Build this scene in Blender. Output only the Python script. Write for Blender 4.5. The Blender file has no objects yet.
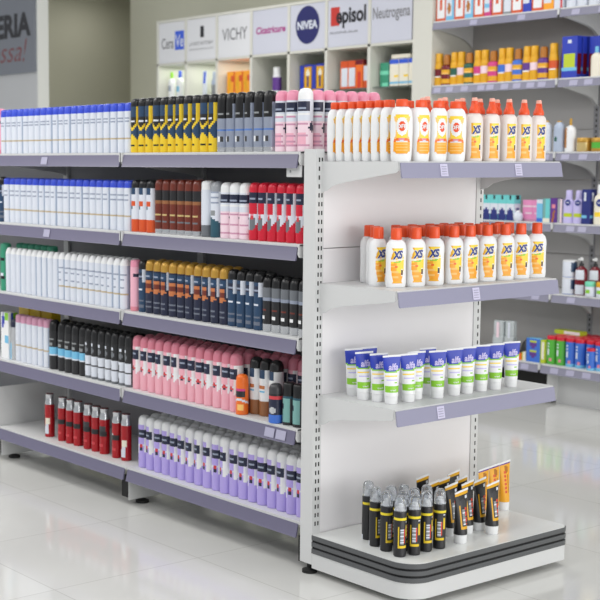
import bpy, math, random
from mathutils import Matrix, Vector
random.seed(7)
C = bpy.context.scene.collection
sc = bpy.context.scene
PI = math.pi

# ------------------------------------------------------------------ materials
def lin(c):
    c /= 255.0
    return c / 12.92 if c <= 0.04045 else ((c + 0.055) / 1.055) ** 2.4
MATS = {}
def mat(name, rgb, rough=0.5, metal=0.0, spec=0.5, trans=0.0, alpha=1.0, coat=0.0, noise=0.0, nscale=8.0):
    if name in MATS: return MATS[name]
    m = bpy.data.materials.new(name); m.use_nodes = True
    nt = m.node_tree; b = nt.nodes['Principled BSDF']
    col = (lin(rgb[0]), lin(rgb[1]), lin(rgb[2]), 1)
    b.inputs['Base Color'].default_value = col
    b.inputs['Roughness'].default_value = rough
    b.inputs['Metallic'].default_value = metal
    b.inputs['Specular IOR Level'].default_value = spec
    b.inputs['Transmission Weight'].default_value = trans
    b.inputs['Alpha'].default_value = alpha
    b.inputs['Coat Weight'].default_value = coat
    if noise:
        tc = nt.nodes.new('ShaderNodeTexCoord'); n = nt.nodes.new('ShaderNodeTexNoise'); n.inputs['Scale'].default_value = nscale
        n.inputs['Detail'].default_value = 4
        mx = nt.nodes.new('ShaderNodeMix'); mx.data_type = 'RGBA'
        mx.inputs[6].default_value = tuple(x * (1 - noise) for x in col[:3]) + (1,)
        mx.inputs[7].default_value = tuple(min(1, x * (1 + noise)) for x in col[:3]) + (1,)
        nt.links.new(tc.outputs['Object'], n.inputs['Vector']); nt.links.new(n.outputs['Fac'], mx.inputs[0])
        nt.links.new(mx.outputs[2], b.inputs['Base Color'])
    MATS[name] = m
    return m
def P(name, r, g, b, rough=0.38, metal=0.0): return mat(name, (r, g, b), rough, metal)

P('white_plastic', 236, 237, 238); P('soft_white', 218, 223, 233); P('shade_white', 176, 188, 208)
P('cap_blue', 52, 78, 205, .3); P('gold_line', 190, 172, 140); P('grey_text', 150, 160, 180)
P('black', 22, 22, 24, .3); P('near_black', 34, 34, 37, .35); P('charcoal', 58, 58, 62, .35)
P('yellow', 234, 200, 40); P('deep_yellow', 226, 168, 22); P('navy', 30, 36, 62); P('navy_blue', 36, 66, 98)
P('steel', 158, 166, 184, .32, .45); P('steel_dark', 118, 124, 138, .35, .4); P('blue_line', 92, 128, 196)
P('pink_cap', 234, 150, 176); P('pink', 238, 178, 196); P('pale_pink', 242, 216, 226); P('pink_line', 205, 150, 175)
P('coral_pink', 226, 138, 154); P('deo_pink', 236, 172, 186); P('deo_cap', 214, 128, 146); P('red_dot', 205, 62, 70)
P('orange_red', 214, 84, 34); P('orange', 236, 112, 34); P('cap_orange', 232, 82, 34, .35)
P('brown', 112, 46, 32, .28); P('brown_dark', 74, 34, 26, .3); P('tan', 150, 98, 60); P('gold', 196, 152, 64, .3, .35); P('cream_gold', 214, 190, 130, .3, .3)
P('silver', 205, 207, 210, .22, .75); P('grey', 140, 144, 146); P('mid_grey', 110, 114, 120); P('teal', 40, 84, 100); P('teal_light', 120, 170, 165)
P('red', 206, 26, 52, .3); P('deep_red', 172, 18, 30, .25, .1); P('red_dark', 96, 14, 20, .25)
P('copper', 196, 118, 70); P('sky', 118, 190, 226); P('blue', 62, 112, 205); P('royal', 42, 62, 178); P('deep_blue', 38, 48, 120)
P('lavender', 180, 164, 230); P('lav_light', 200, 192, 236); P('violet', 96, 54, 140); P('green', 84, 176, 62); P('dark_green', 32, 92, 76); P('mint', 120, 214, 180); P('leaf', 140, 204, 52)
P('lime', 190, 206, 50); P('sea_green', 58, 150, 118); P('turquoise', 112, 206, 206); P('nozzle_pink', 240, 176, 158); P('ring_yellow', 238, 216, 48); P('magenta', 206, 60, 130); P('hot_pink', 238, 150, 196)
P('cream', 238, 232, 214); P('wine', 112, 20, 34, .25); P('amber', 176, 110, 30, .3); P('disc_navy', 34, 36, 98); P('logo_blue', 38, 54, 132); P('logo_dark', 30, 30, 36); P('logo_magenta', 170, 40, 130)
P('logo_red', 196, 52, 44); P('logo_grey', 120, 120, 124); P('script_red', 132, 70, 74); P('care_blue', 52, 92, 214)
P('peach', 248, 196, 110); P('label_yellow', 250, 214, 60); P('label_orange', 246, 166, 40); P('tube_orange', 238, 172, 42); P('lettering_red', 214, 60, 30)
mat('frosted', (242, 233, 228), .4, 0, .5, .12)
mat('clear_cap', (240, 244, 250), .06, 0, .5, .88)
mat('smoke_cap', (196, 200, 206), .2, 0, .5, .4)
mat('powder_white', (211, 212, 212), .42)
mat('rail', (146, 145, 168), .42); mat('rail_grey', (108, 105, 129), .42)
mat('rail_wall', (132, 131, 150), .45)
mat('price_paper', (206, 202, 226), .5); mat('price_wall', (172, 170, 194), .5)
mat('back_grey', (142, 142, 146), .5)
mat('deck_white', (226, 228, 226), .22); mat('panel_white', (234, 232, 234), .4)
mat('slot', (26, 26, 26), .8)
mat('bumper', (88, 90, 92), .45); mat('bumper_groove', (20, 20, 22), .6)
mat('rubber', (16, 16, 16), .6)
mat('cabinet', (213, 212, 202), .45); mat('sign_white', (222, 223, 226), .4); mat('sign_lilac', (202, 204, 216), .4)
mat('glass', (225, 240, 235), .03, 0, .5, .9)
mat('board_grey', (132, 136, 144), .5)
mat('blister', (222, 230, 232), .2, 0, .5, .35)

# ------------------------------------------------------------------ mesh builder
class B:
    def __init__(s): s.v = []; s.f = []; s.m = []; s.sm = []; s.names = []
    def mi(s, m):
        if m not in s.names: s.names.append(m)
        return s.names.index(m)
    def face(s, idx, m, smooth=False): s.f.append(idx); s.m.append(s.mi(m)); s.sm.append(smooth)
    def box(s, x0, x1, y0, y1, z0, z1, m):
        n = len(s.v)
        s.v += [(x0,y0,z0),(x1,y0,z0),(x1,y1,z0),(x0,y1,z0),(x0,y0,z1),(x1,y0,z1),(x1,y1,z1),(x0,y1,z1)]
        for q in ((3,2,1,0),(4,5,6,7),(0,1,5,4),(1,2,6,5),(2,3,7,6),(3,0,4,7)): s.face([n+i for i in q], m)
        return s
    def cbox(s, x0, x1, y0, y1, z0, z1, m, c=.002):
        # box with chamfered vertical and top edges
        pts = [(x0+c,y0),(x1-c,y0),(x1,y0+c),(x1,y1-c),(x1-c,y1),(x0+c,y1),(x0,y1-c),(x0,y0+c)]
        ins = [(x0+2*c,y0+c),(x1-2*c,y0+c),(x1-c,y0+2*c),(x1-c,y1-2*c),(x1-2*c,y1-c),(x0+2*c,y1-c),(x0+c,y1-2*c),(x0+c,y0+2*c)]
        n = len(s.v)
        for z, ps in ((z0,pts),(z1-c,pts),(z1,ins)): s.v += [(a,b,z) for a,b in ps]
        for r in range(2):
            for i in range(8):
                j = (i+1)%8; s.face([n+8*r+i,n+8*r+j,n+8*r+8+j,n+8*r+8+i], m)
        s.face([n+7-i for i in range(8)], m); s.face([n+16+i for i in range(8)], m)
        return s
    def prism(s, poly, lo, hi, m, axis='x'):
        # poly in the plane normal to axis: x -> (y,z), y -> (x,z), z -> (x,y); ccw seen from +axis (y: from -axis)
        n = len(s.v); k = len(poly)
        for w in (lo, hi):
            for a, b in poly: s.v.append((w,a,b) if axis == 'x' else (a,w,b) if axis == 'y' else (a,b,w))
        fl = axis == 'y'
        f0, f1 = [n+k-1-i for i in range(k)], [n+k+i for i in range(k)]
        s.face(f0[::-1] if fl else f0, m); s.face(f1[::-1] if fl else f1, m)
        for i in range(k):
            j = (i+1)%k; q = [n+i,n+j,n+k+j,n+k+i]; s.face(q[::-1] if fl else q, m)
        return s
    def loft(s, rings, seg, fn, dx=0, dy=0, caps=True):
        # rings: (z, a, b, n) superellipse; fn(theta, z) -> material; front is -y (theta 0), theta > 0 towards +x
        n0 = len(s.v)
        for (z, a, b, n) in rings:
            for i in range(seg):
                t = 2*PI*i/seg; sn, cs = math.sin(t), math.cos(t)
                px = a*math.copysign(abs(sn)**(2/n), sn); py = -b*math.copysign(abs(cs)**(2/n), cs)
                s.v.append((dx+px, dy+py, z))
        F = fn if callable(fn) else (lambda t, z: fn)
        for r in range(len(rings)-1):
            zc = (rings[r][0]+rings[r+1][0])/2
            for i in range(seg):
                j = (i+1)%seg; t = 2*PI*(i+.5)/seg
                if t > PI: t -= 2*PI
                s.face([n0+r*seg+i, n0+r*seg+j, n0+(r+1)*seg+j, n0+(r+1)*seg+i], F(t, zc), True)
        if caps:
            s.face([n0+seg-1-i for i in range(seg)], F(PI, rings[0][0]))
            l = n0+(len(rings)-1)*seg; s.face([l+i for i in range(seg)], F(PI, rings[-1][0]), False)
        return s
    def build(s, name, parent=None):
        me = bpy.data.meshes.new(name); me.from_pydata(s.v, [], s.f)
        for k in s.names: me.materials.append(MATS[k])
        me.polygons.foreach_set('material_index', s.m); me.polygons.foreach_set('use_smooth', s.sm)
        me.update()
        try: me.set_sharp_from_angle(angle=math.radians(38))
        except Exception: pass
        o = bpy.data.objects.new(name, me); C.objects.link(o)
        if parent: o.parent = parent
        return o

def tag(o, label=None, cat=None, group=None, kind=None):
    if label: o['label'] = label
    if cat: o['category'] = cat
    if group: o['group'] = group
    if kind: o['kind'] = kind
    return o
def empty(name, loc=(0,0,0), rz=0):
    o = bpy.data.objects.new(name, None); C.objects.link(o); o.location = loc; o.rotation_euler = (0,0,rz); o.empty_display_size = .05
    return o
def copy_tree(o, parent=None):
    c = o.copy(); C.objects.link(c)
    if parent: c.parent = parent
    for ch in KIDS.get(o.name, ()): copy_tree(ch, c)
    return c
KIDS = {}
def index_kids(o):
    KIDS[o.name] = list(o.children)
    for c in o.children: index_kids(c)

def text_mesh(txt, w, h, bold=0.0, shear=0.0, depth=.0006):
    cu = bpy.data.curves.new('lettering', 'FONT'); cu.body = txt; cu.size = 1; cu.offset = bold; cu.shear = shear; cu.resolution_u = 3; cu.align_x = 'LEFT'
    ob = bpy.data.objects.new('lettering', cu); C.objects.link(ob)
    bpy.context.view_layer.update()
    me = bpy.data.meshes.new_from_object(ob.evaluated_get(bpy.context.evaluated_depsgraph_get()))
    vs = [v.co.copy() for v in me.vertices]; fs = [list(p.vertices) for p in me.polygons]
    bpy.data.objects.remove(ob); bpy.data.curves.remove(cu); bpy.data.meshes.remove(me)
    x0, x1 = min(v.x for v in vs), max(v.x for v in vs); y0, y1 = min(v.y for v in vs), max(v.y for v in vs)
    return [((v.x-x0)/(x1-x0)*w - w/2, (v.y-y0)/(y1-y0)*h - h/2) for v in vs], fs
def text_on(b, txt, w, h, m, surf, cx, cz, bold=0.0, shear=0.0, rot=0.0, eps=.0009):
    # letters laid on a curved or flat face: surf(x, z) -> y
    vs, fs = text_mesh(txt, w, h, bold, shear); n = len(b.v); ca, sa = math.cos(rot), math.sin(rot)
    for x, y in vs:
        X, Z = cx + x*ca - y*sa, cz + x*sa + y*ca
        b.v.append((X, surf(X, Z) - eps, Z))
    for f in fs: b.face([n+i for i in f], m)
def patch(b, x0, x1, z0, z1, nx, nz, fn, surf, eps=.0005):
    # a label: grid on the face, fn(u, v) -> material or None (cut away)
    n = len(b.v)
    for j in range(nz+1):
        for i in range(nx+1):
            x, z = x0+(x1-x0)*i/nx, z0+(z1-z0)*j/nz; b.v.append((x, surf(x, z)-eps, z))
    for j in range(nz):
        for i in range(nx):
            m = fn((i+.5)/nx, (j+.5)/nz)
            if m: q = n+j*(nx+1)+i; b.face([q, q+1, q+nx+2, q+nx+1], m, True)

# ------------------------------------------------------------------ setting
def struct(name, b):
    o = b.build(name); o['kind'] = 'structure'; return o
# floor: large polished tiles
fm = bpy.data.materials.new('polished_tile'); fm.use_nodes = True
nt = fm.node_tree; bs = nt.nodes['Principled BSDF']
tc = nt.nodes.new('ShaderNodeTexCoord'); mp = nt.nodes.new('ShaderNodeMapping'); mp.inputs['Location'].default_value = (.19, .21, 0)
br = nt.nodes.new('ShaderNodeTexBrick'); br.offset = 0; br.inputs['Scale'].default_value = 1.0
br.inputs['Brick Width'].default_value = .6; br.inputs['Row Height'].default_value = .6; br.inputs['Mortar Size'].default_value = .0022; br.inputs['Mortar Smooth'].default_value = .3
br.inputs['Color1'].default_value = (.70, .70, .675, 1); br.inputs['Color2'].default_value = (.72, .72, .695, 1); br.inputs['Mortar'].default_value = (.54, .535, .51, 1)
nz = nt.nodes.new('ShaderNodeTexNoise'); nz.inputs['Scale'].default_value = 1.6; nz.inputs['Detail'].default_value = 5
mx = nt.nodes.new('ShaderNodeMix'); mx.data_type = 'RGBA'; mx.blend_type = 'MULTIPLY'; mx.inputs[0].default_value = .25
rp = nt.nodes.new('ShaderNodeValToRGB'); rp.color_ramp.elements[0].color = (.8, .8, .8, 1); rp.color_ramp.elements[1].color = (1, 1, 1, 1); rp.color_ramp.elements[0].position = .35; rp.color_ramp.elements[1].position = .6
nt.links.new(tc.outputs['Object'], mp.inputs['Vector']); nt.links.new(mp.outputs['Vector'], br.inputs['Vector'])
nt.links.new(tc.outputs['Object'], nz.inputs['Vector']); nt.links.new(nz.outputs['Fac'], rp.inputs[0])
nt.links.new(br.outputs['Color'], mx.inputs[6]); nt.links.new(rp.outputs['Color'], mx.inputs[7]); nt.links.new(mx.outputs[2], bs.inputs['Base Color'])
bs.inputs['Roughness'].default_value = .09; bs.inputs['Specular IOR Level'].default_value = .6
MATS['polished_tile'] = fm
struct('floor', B().box(-6, 8, -8, 10, -.1, 0, 'polished_tile'))
mat('wall_paint', (205, 204, 184), .7, noise=.03, nscale=3)
mat('wall_light', (206, 207, 208), .7, noise=.03, nscale=3)
mat('trim_white', (236, 237, 232), .5)
struct('wall_back', B().box(3.86, 4.0, -3, 6.584, 0, 3.2, 'wall_paint'))
struct('wall_sign', B().box(2.9, 3.0, 6.586, 10, 0, 3.2, 'wall_light'))
struct('trim_1', B().box(2.896, 3.003, 6.572, 6.586, 0, 3.2, 'trim_white'))
struct('wall_corridor', B().box(3.0, 5.2, 7.5, 7.62, 0, 3.2, 'wall_paint').box(5.2, 5.3, 6.584, 7.62, 0, 3.2, 'wall_paint').box(4.0, 5.2, 6.464, 6.584, 0, 3.2, 'wall_paint'))
struct('ceiling', B().box(3.0, 5.3, 6.584, 7.62, 3.0, 3.2, 'wall_light'))

# ------------------------------------------------------------------ the racks
# world frame: x along the end rack to its far post, y along the long rack, z up
W, D = .8365, .3512                       # end rack width, shelf reach
HT = 1.452
H1, H2, H3, BZ = 1.4112, 1.0031, .6219, .1413
K = [1.4440, 1.1308, .8109, .4948, .1662]  # long rack shelf tops
YJ, Y0, Y2 = 1.1302, .074, 2.183

def slots(b, xs, y, z0, z1, w=.0055, axis='x', pitch=.0295):
    z = z0
    while z < z1:
        for x in xs: b.box(x-w/2, x+w/2, y-.0006, y+.002, z, z+.0145, 'slot')
        z += pitch

def bracket(b, x0, x1, y_back, y_front, top, m='powder_white', deep=.086, tip=.034):
    # tapered shelf arm, deep at the post, in the y-z plane (front is at smaller y)
    r = y_back - y_front
    prof = [(y_back, top), (y_front, top), (y_front, top-tip), (y_back-.30*r, top-deep*.80), (y_back-.16*r, top-deep*.93), (y_back-.08*r, top-deep*1.12), (y_back, top-deep*1.2)]
    b.prism(prof, x0, x1, m)

# ---- end rack
er = tag(empty('display_rack', (0, 0, 0)), 'white single-sided end rack with four levels, dark-banded base and slotted posts', 'shelf rack')
b = B().box(.0, .0375, .0, .0587, .036, HT, 'powder_white'); slots(b, (.0145, .0275), 0, .17, HT-.03); b.build('upright', er)
b = B().box(W-.03, W+.008, .0, .0587, .036, HT, 'powder_white'); slots(b, (W-.006,), 0, .17, HT-.03); b.build('upright', er)
for z0, z1 in ((.13, .545), (.548, 1.118), (1.121, HT-.02)):
    B().box(.0375, W-.03, .004, .022, z0, z1, 'panel_white').build('back_panel', er)
XL, XR = .028, .8255
def end_shelf(h):
    s = B().box(XL, XR, -D, .003, h-.006, h, 'powder_white').box(XL, XL+.0015, -D, .003, h-.03, h-.0055, 'powder_white').box(XR-.0015, XR, -D, .003, h-.03, h-.0055, 'powder_white').build('shelf', er)
    rail = B(); rail.prism([(-D-.001, h-.004), (-D-.004, h-.004), (-D-.012, h-.048), (-D-.014, h-.0525), (-D-.009, h-.0525), (-D-.006, h-.048)], XL, XR+.002, 'rail')
    rail.build('price_rail', s)
    for x in (XL-.004, XR+.0005):
        br_ = B(); bracket(br_, x, x+.0035, 0, -D+.006, h-.0005); br_.build('shelf_bracket', s)
    return s
def end_tag(s, x, h, w=.034):
    b = B(); b.prism([(-D-.0055, h-.008), (-D-.0068, h-.008), (-D-.0142, h-.047), (-D-.0129, h-.047)], x-w/2, x+w/2, 'price_paper')
    for k in range(4):
        z = h-.015-k*.008; b.box(x-w*.36, x+w*.3, -D-.0150+.0012*(3-k)*1.05+.0007, -D-.009, z-.0016, z, 'rail')
    b.build('price_tag', s)
s1, s2, s3 = end_shelf(H1), end_shelf(H2), end_shelf(H3)
end_tag(s1, .222, H1); end_tag(s1, .592, H1); end_tag(s2, .392, H2); end_tag(s3, .232, H3)
def rrect(x0, x1, y0, y1, rl, rr, n=8):
    pts = [(x0, y1), (x0, y0+rl)]
    for i in range(1, n+1):
        t = PI + PI/2*i/n; pts.append((x0+rl+rl*math.cos(t), y0+rl+rl*math.sin(t)))
    for i in range(0, n+1):
        t = 1.5*PI + PI/2*i/n; pts.append((x1-rr+rr*math.cos(t), y0+rr+rr*math.sin(t)))
    return pts + [(x1, y1)]
b = B(); BD = .458; BX = .800
b.prism(rrect(.002, BX-.002, -BD+.002, 0, .085, .03), BZ-.012, BZ, 'deck_white', 'z')
base = b.build('base_deck', er)
b = B(); z = BZ-.002
for i, (t, m, ins) in enumerate(((.0158, 'bumper', 0), (.0082, 'bumper_groove', .005), (.0145, 'bumper', 0), (.0082, 'bumper_groove', .005), (.0158, 'bumper', 0))):
    b.prism(rrect(-.001+ins, BX+.001-ins, -BD-.001+ins, 0, .086, .031), z-t, z, m, 'z'); z -= t
b.build('bumper_strip', base)
B().prism(rrect(.001, BX-.001, -BD+.001, 0, .085, .03), .024, z, 'powder_white', 'z').build('kick_plate', base)
def foot(b, x, y, r=.026, h=.036): b.loft([(0, r, r, 2), (.010, r, r, 2), (.014, r*.6, r*.6, 2), (.018, r*.35, r*.35, 2), (h, r*.35, r*.35, 2)], 20, 'rubber', x, y)
for x, y in ((.019, .03), (W-.012, .03), (.09, -.36), (W-.12, -.36)):
    b = B(); foot(b, x, y, h=.030 if y < 0 else .036); b.build('foot', er)

# ---- long rack, two bays
lr = tag(empty('gondola_rack', (.42, 1.13, 0)), 'long grey-white shelf rack with five stocked levels behind the end rack', 'shelf rack')
LO = Vector((.42, 1.13, 0))
def lbuild(b, name, parent):
    if parent is lr: b.v = [(x-LO.x, y-LO.y, z-LO.z) for x, y, z in b.v]
    else: b.v = [(x-LO.x, y-LO.y, z-LO.z) for x, y, z in b.v]
    return b.build(name, parent)
Y3 = 3.236
for y in (.09, YJ, Y2, Y3):
    lbuild(B().box(.395, .445, y-.02, y+.02, .03, HT, 'powder_white'), 'upright', lr)
for y0, y1 in ((Y0+.03, YJ-.02), (YJ+.02, Y2-.02), (Y2+.02, Y3-.02)):
    lbuild(B().box(.41, .43, y0, y1, .10, 1.45, 'back_grey'), 'back_panel', lr)
def long_shelf(k, y0, y1, xf=0.0, near=False, base=False):
    z = K[k]
    s = lbuild(B().box(xf, .409, y0+.002, y1-.002, z-.006, z, 'powder_white').box(xf, xf+.0015, y0+.002, y1-.002, z-.011, z-.0055, 'powder_white'), 'shelf', lr)
    rail = B(); hh = .050
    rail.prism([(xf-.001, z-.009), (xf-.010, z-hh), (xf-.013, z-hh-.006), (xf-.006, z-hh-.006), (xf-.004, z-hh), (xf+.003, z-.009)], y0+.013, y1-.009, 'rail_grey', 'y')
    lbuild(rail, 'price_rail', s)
    if not base:
        for yb in (y0+.0035, y1-.0045):
            br_ = B()
            br_.prism([(xf-.004, z-.001), (xf-.008, z-.033), (xf-.002, z-.045), (.36, z-.09), (.41, z-.11), (.41, z-.001)], yb-.0015, yb+.0015, 'powder_white', 'y')
            if yb < (y0+y1)/2 and y0 > .5 or near is False and yb > (y0+y1)/2: pass
            lbuild(br_, 'shelf_bracket', s)
        lbuild(B().box(xf-.010, xf+.004, y1-.009 if y0 < .5 else y0-.002, y1+.004 if y0 < .5 else y0+.010, z-.037, z-.0005, 'powder_white'), 'end_clip', s)
    return s
SH = {}
for k in range(5):
    xf = .0156 if k == 4 else 0.0
    SH[k, 0] = long_shelf(k, Y0, YJ, xf, base=(k == 4)); SH[k, 1] = long_shelf(k, YJ, Y2, xf, base=(k == 4)); SH[k, 2] = long_shelf(k, Y2, Y3, xf, base=(k == 4))
def long_tag(k, bay, y, w=.05):
    z = K[k]; b = B()
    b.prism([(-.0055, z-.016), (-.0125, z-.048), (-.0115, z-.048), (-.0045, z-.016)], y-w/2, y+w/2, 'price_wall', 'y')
    lbuild(b, 'price_tag', SH[k, bay])
long_tag(0, 1, 1.715); long_tag(1, 1, 1.70); long_tag(3, 0, .215); long_tag(3, 0, .155)
lbuild(B().box(.004, .007, Y0+.002, .152, K[0]-.086, K[0]-.046, 'powder_white').box(.0034, .0041, .128, .136, K[0]-.071, K[0]-.063, 'grey'), 'end_arm', lr)
# base supports: white plates, dark end and black feet under each joint
for y, nm in ((YJ, 'a'), (Y2, 'b')):
    lbuild(B().box(.034, .40, y+.010, y+.014, .021, K[4]-.007, 'powder_white'), 'base_plate', lr)
    lbuild(B().box(.034, .056, y+.018, y+(.062 if nm == 'a' else .026), .030, .118, 'rubber'), 'base_block', lr)
    b = B(); foot(b, .108, y+.02, .028, .03); lbuild(b, 'foot', lr)
lbuild(B().box(.03, .05, .075, .10, .02, .112, 'rubber'), 'base_plate', lr)
b = B(); foot(b, .42, .09, .028, .031); lbuild(b, 'foot', lr)
lbuild(B().box(.019, .40, Y2+.006, Y2+.010, K[4]+.0005, .352, 'powder_white'), 'divider_plate', lr)
lbuild(B().box(.25, .262, .1, .98, K[4]-.1, K[4]-.007, 'back_grey').box(.25, .262, 1.16, Y2-.05, K[4]-.1, K[4]-.007, 'back_grey'), 'kick_plate', lr)

# ------------------------------------------------------------------ product prototypes (front is -y)
PROTO = {}
STEMS = {}
def proto(key, name, parts):
    r = empty(name, (0, 0, 0)); STEMS[key] = name
    for p in parts: p.parent = r
    index_kids(r); PROTO[key] = [r, False]
    return r
ORD = 'first second third fourth fifth sixth seventh eighth ninth tenth eleventh twelfth thirteenth fourteenth fifteenth sixteenth seventeenth eighteenth nineteenth twentieth twenty-first twenty-second twenty-third'.split()
def place(key, loc, rz, label, cat, group=None):
    r, used = PROTO[key]
    o = copy_tree(r) if used else r
    PROTO[key][1] = True
    o.location = loc; o.rotation_euler = (0, 0, rz)
    return tag(o, label, cat, group)

def can_rings(r, z0, z1, n): return [(z0+(z1-z0)*i/n, r, r, 2) for i in range(n+1)]
def spray_can(key, h, r, fn, capfn, split=.83, cap='dome', name='spray_can', neck=None, seg=24, nz=26):
    """cylindrical can; fn(theta, t) -> material name, t is the fraction of the whole height"""
    z1 = h*split
    rings = [(0, r*.93, r*.93, 2), (h*.012, r, r, 2)] + can_rings(r, h*.02, z1, nz)
    b = B(); b.loft(rings, seg, lambda t, z: fn(t, z/h)); body = b.build('can_body')
    b = B()
    if cap == 'dome':
        n = 7; rr = [(z1, r*.985, r*.985, 2), (z1+(h-z1)*.35, r*.97, r*.97, 2)]
        for i in range(1, n+1):
            a = PI/2*i/n; q = max(.12, math.cos(a)); rr.append((z1+(h-z1)*(.35+.65*math.sin(a)), r*.97*q**.6, r*.97*q**.6, 2))
    elif cap == 'flat':
        rr = [(z1, r*.97, r*.97, 2), (h*.955, r*.95, r*.95, 2), (h*.980, r*.86, r*.86, 2), (h*.994, r*.66, r*.66, 2), (h, r*.35, r*.35, 2)]
    elif cap == 'waist':
        rr = [(z1, r*.98, r*.98, 2), (z1+(h-z1)*.25, r*.95, r*.95, 2), (z1+(h-z1)*.5, r*.80, r*.80, 2), (z1+(h-z1)*.72, r*.80, r*.80, 2), (h*.985, r*.88, r*.88, 2), (h*.9851, r*.80, r*.80, 2), (h, r*.76, r*.76, 2)]
    elif cap == 'slope':
        rr = [(z1, r*.98, r*.98, 2), (z1+(h-z1)*.3, r*.96, r*.96, 2), (z1+(h-z1)*.75, r*.70, r*.70, 2), (h*.985, r*.62, r*.62, 2), (h, r*.45, r*.45, 2)]
    b.loft(rr, seg, lambda t, z: capfn(t, z/h) if callable(capfn) else capfn)
    c = b.build('cap')
    return proto(key, name, [body, c])

A = abs
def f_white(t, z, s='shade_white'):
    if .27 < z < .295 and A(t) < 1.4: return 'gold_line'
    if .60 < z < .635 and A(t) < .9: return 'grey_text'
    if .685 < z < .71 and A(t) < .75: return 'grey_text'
    return s if A(t) > 1.15 else 'soft_white'  # grey-blue sides: the can's round shading painted into its colour
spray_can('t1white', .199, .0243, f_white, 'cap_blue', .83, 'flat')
def f_yellow(t, z):
    a = A(t)
    if z < .2: return 'black' if .12 < z < .16 and a < .6 else 'yellow'
    if z < .37: return 'yellow' if z < .36-a*.11 else 'navy_blue'
    ch = .38+.12*a
    if ch < z < ch+.07 and a < 1.7: return 'yellow'
    if z < ch: return 'navy_blue'
    if z < .66:
        if t > .9 or t < -1.2: return 'yellow'
        if .56 < z < .59 and a < .6: return 'soft_white'
        return 'near_black'
    if t > .8 or t < -1.2: return 'yellow'
    return 'navy_blue'
spray_can('t1yellow', .213, .0245, f_yellow, 'black', .85, 'dome')
def f_silver(t, z):
    if z > .58 and A(t) < 1.15: return 'grey' if .63 < z < .65 and A(t) < .6 else 'black'
    if .36 < z < .385 and A(t) < 1.2: return 'blue_line'
    if .18 < z < .25 and A(t) < .5: return 'charcoal' if t > -.1 else 'white_plastic'
    if z < .07: return 'silver'
    return 'steel'
spray_can('t1silver', .213, .0249, f_silver, 'black', .81, 'dome')
def mk_pink(cap):
    def f(t, z):
        a = A(t)
        if .63 < z < .80 and a < 1.2: return 'grey_text' if .68 < z < .69 and a < .7 else 'navy'
        if A(a-1.65)*.16 + A(z-.38) < .10: return 'navy'
        if z < .12 and a < 1.3: return 'pink_line' if .085 < z < .11 else 'pale_pink'
        for q in (.16, .25, .43, .56):
            if q < z < q+.018 and a < 1.1: return 'pink_line'
        if .57 < z < .62 and a < 1.2: return 'white_plastic'
        if z < .30: return 'pink' if a < .9 and not cap else 'pale_pink'
        if a > 2.2 and z > .2: return 'grey'
        return 'pale_pink' if z < .48 else 'soft_white'
    return f
spray_can('t1pink', .209, .025, mk_pink(0), 'pink_cap', .83, 'dome')
spray_can('t1pinkwhite', .213, .0265, mk_pink(0), 'white_plastic', .82, 'dome')
spray_can('t2pinkwhite', .203, .026, mk_pink(1), 'white_plastic', .82, 'dome')
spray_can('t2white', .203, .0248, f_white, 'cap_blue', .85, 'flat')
def f_or(t, z):
    if z < .25: return 'orange_red'
    if .49 < z < .60 and -1.1 < t < .5: return 'orange_red'
    if .70 < z < .86 and -1.2 < t < .6: return 'navy_blue'
    if .44 < z < .49 and -.9 < t < .1: return 'teal'
    return 'soft_white'
spray_can('t2orange', .207, .0265, f_or, 'black', .84, 'dome')
def f_brown(t, z):
    a = A(t)
    if z < .09: return 'silver'
    if .60 < z < .80 and a < 1.2: return 'cream_gold' if .69 < z < .705 and a < .7 else 'near_black'
    if .56 < z < .60 and a < 1.2: return 'tan'
    if .34 < z < .37 and a < .8: return 'cream_gold'
    if (.22 < z < .25 or .45 < z < .47) and a < .7: return 'mid_grey'
    return 'brown'
spray_can('t2brown', .210, .0236, f_brown, 'brown', .83, 'dome')
def f_gray(t, z):
    if z < .22: return 'mid_grey'
    if .5 < z < .6 and t < -.6: return 'grey'
    return 'soft_white'
spray_can('t2gray', .208, .0257, f_gray, 'white_plastic', .84, 'flat')
def f_gray2(t, z):
    if z < .34-.05*t: return 'teal'
    if A(t) < .6 and .38 < z < .48: return 'grey'
    if z > .6 and A(t) < 1 and int(z*30) % 3 == 0: return 'grey_text'
    return 'soft_white'
spray_can('t2graycap', .206, .0257, f_gray2, 'smoke_cap', .82, 'dome')
def f_red(t, z):
    if .65 < z < .82 and A(t) < .95: return 'grey_text' if .71 < z < .73 and A(t) < .5 else 'navy'
    if z < .17+.13*max(0, t): return 'red'
    if t > .75: return 'soft_white'
    if (t*.6)**2 + ((z-.42)*4.2)**2 < .05: return 'coral_pink' if z > .42 else 'red_dot'
    if z < .40 and A(t) < .6: return 'mid_grey'
    if z < .47: return 'soft_white'
    if .545 < z < .56: return 'pale_pink'
    return 'red'
spray_can('t2red', .205, .0244, f_red, 'red', .83, 'dome')
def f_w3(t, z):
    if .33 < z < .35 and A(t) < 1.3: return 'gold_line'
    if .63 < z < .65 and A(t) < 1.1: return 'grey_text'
    return 'shade_white' if A(t) > 1.15 else 'soft_white'  # darker flanks, shading put into the can colour
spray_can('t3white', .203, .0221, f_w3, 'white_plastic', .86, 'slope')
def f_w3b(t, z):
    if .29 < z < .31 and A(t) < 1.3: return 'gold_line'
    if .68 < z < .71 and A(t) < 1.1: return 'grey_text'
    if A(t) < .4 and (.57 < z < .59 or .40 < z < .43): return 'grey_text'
    return 'shade_white' if A(t) > 1.05 else 'soft_white'  # flanks again painted darker to shade the round body
spray_can('t3whiteblue', .205, .0231, f_w3b, 'white_plastic', .86, 'slope')
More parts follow.
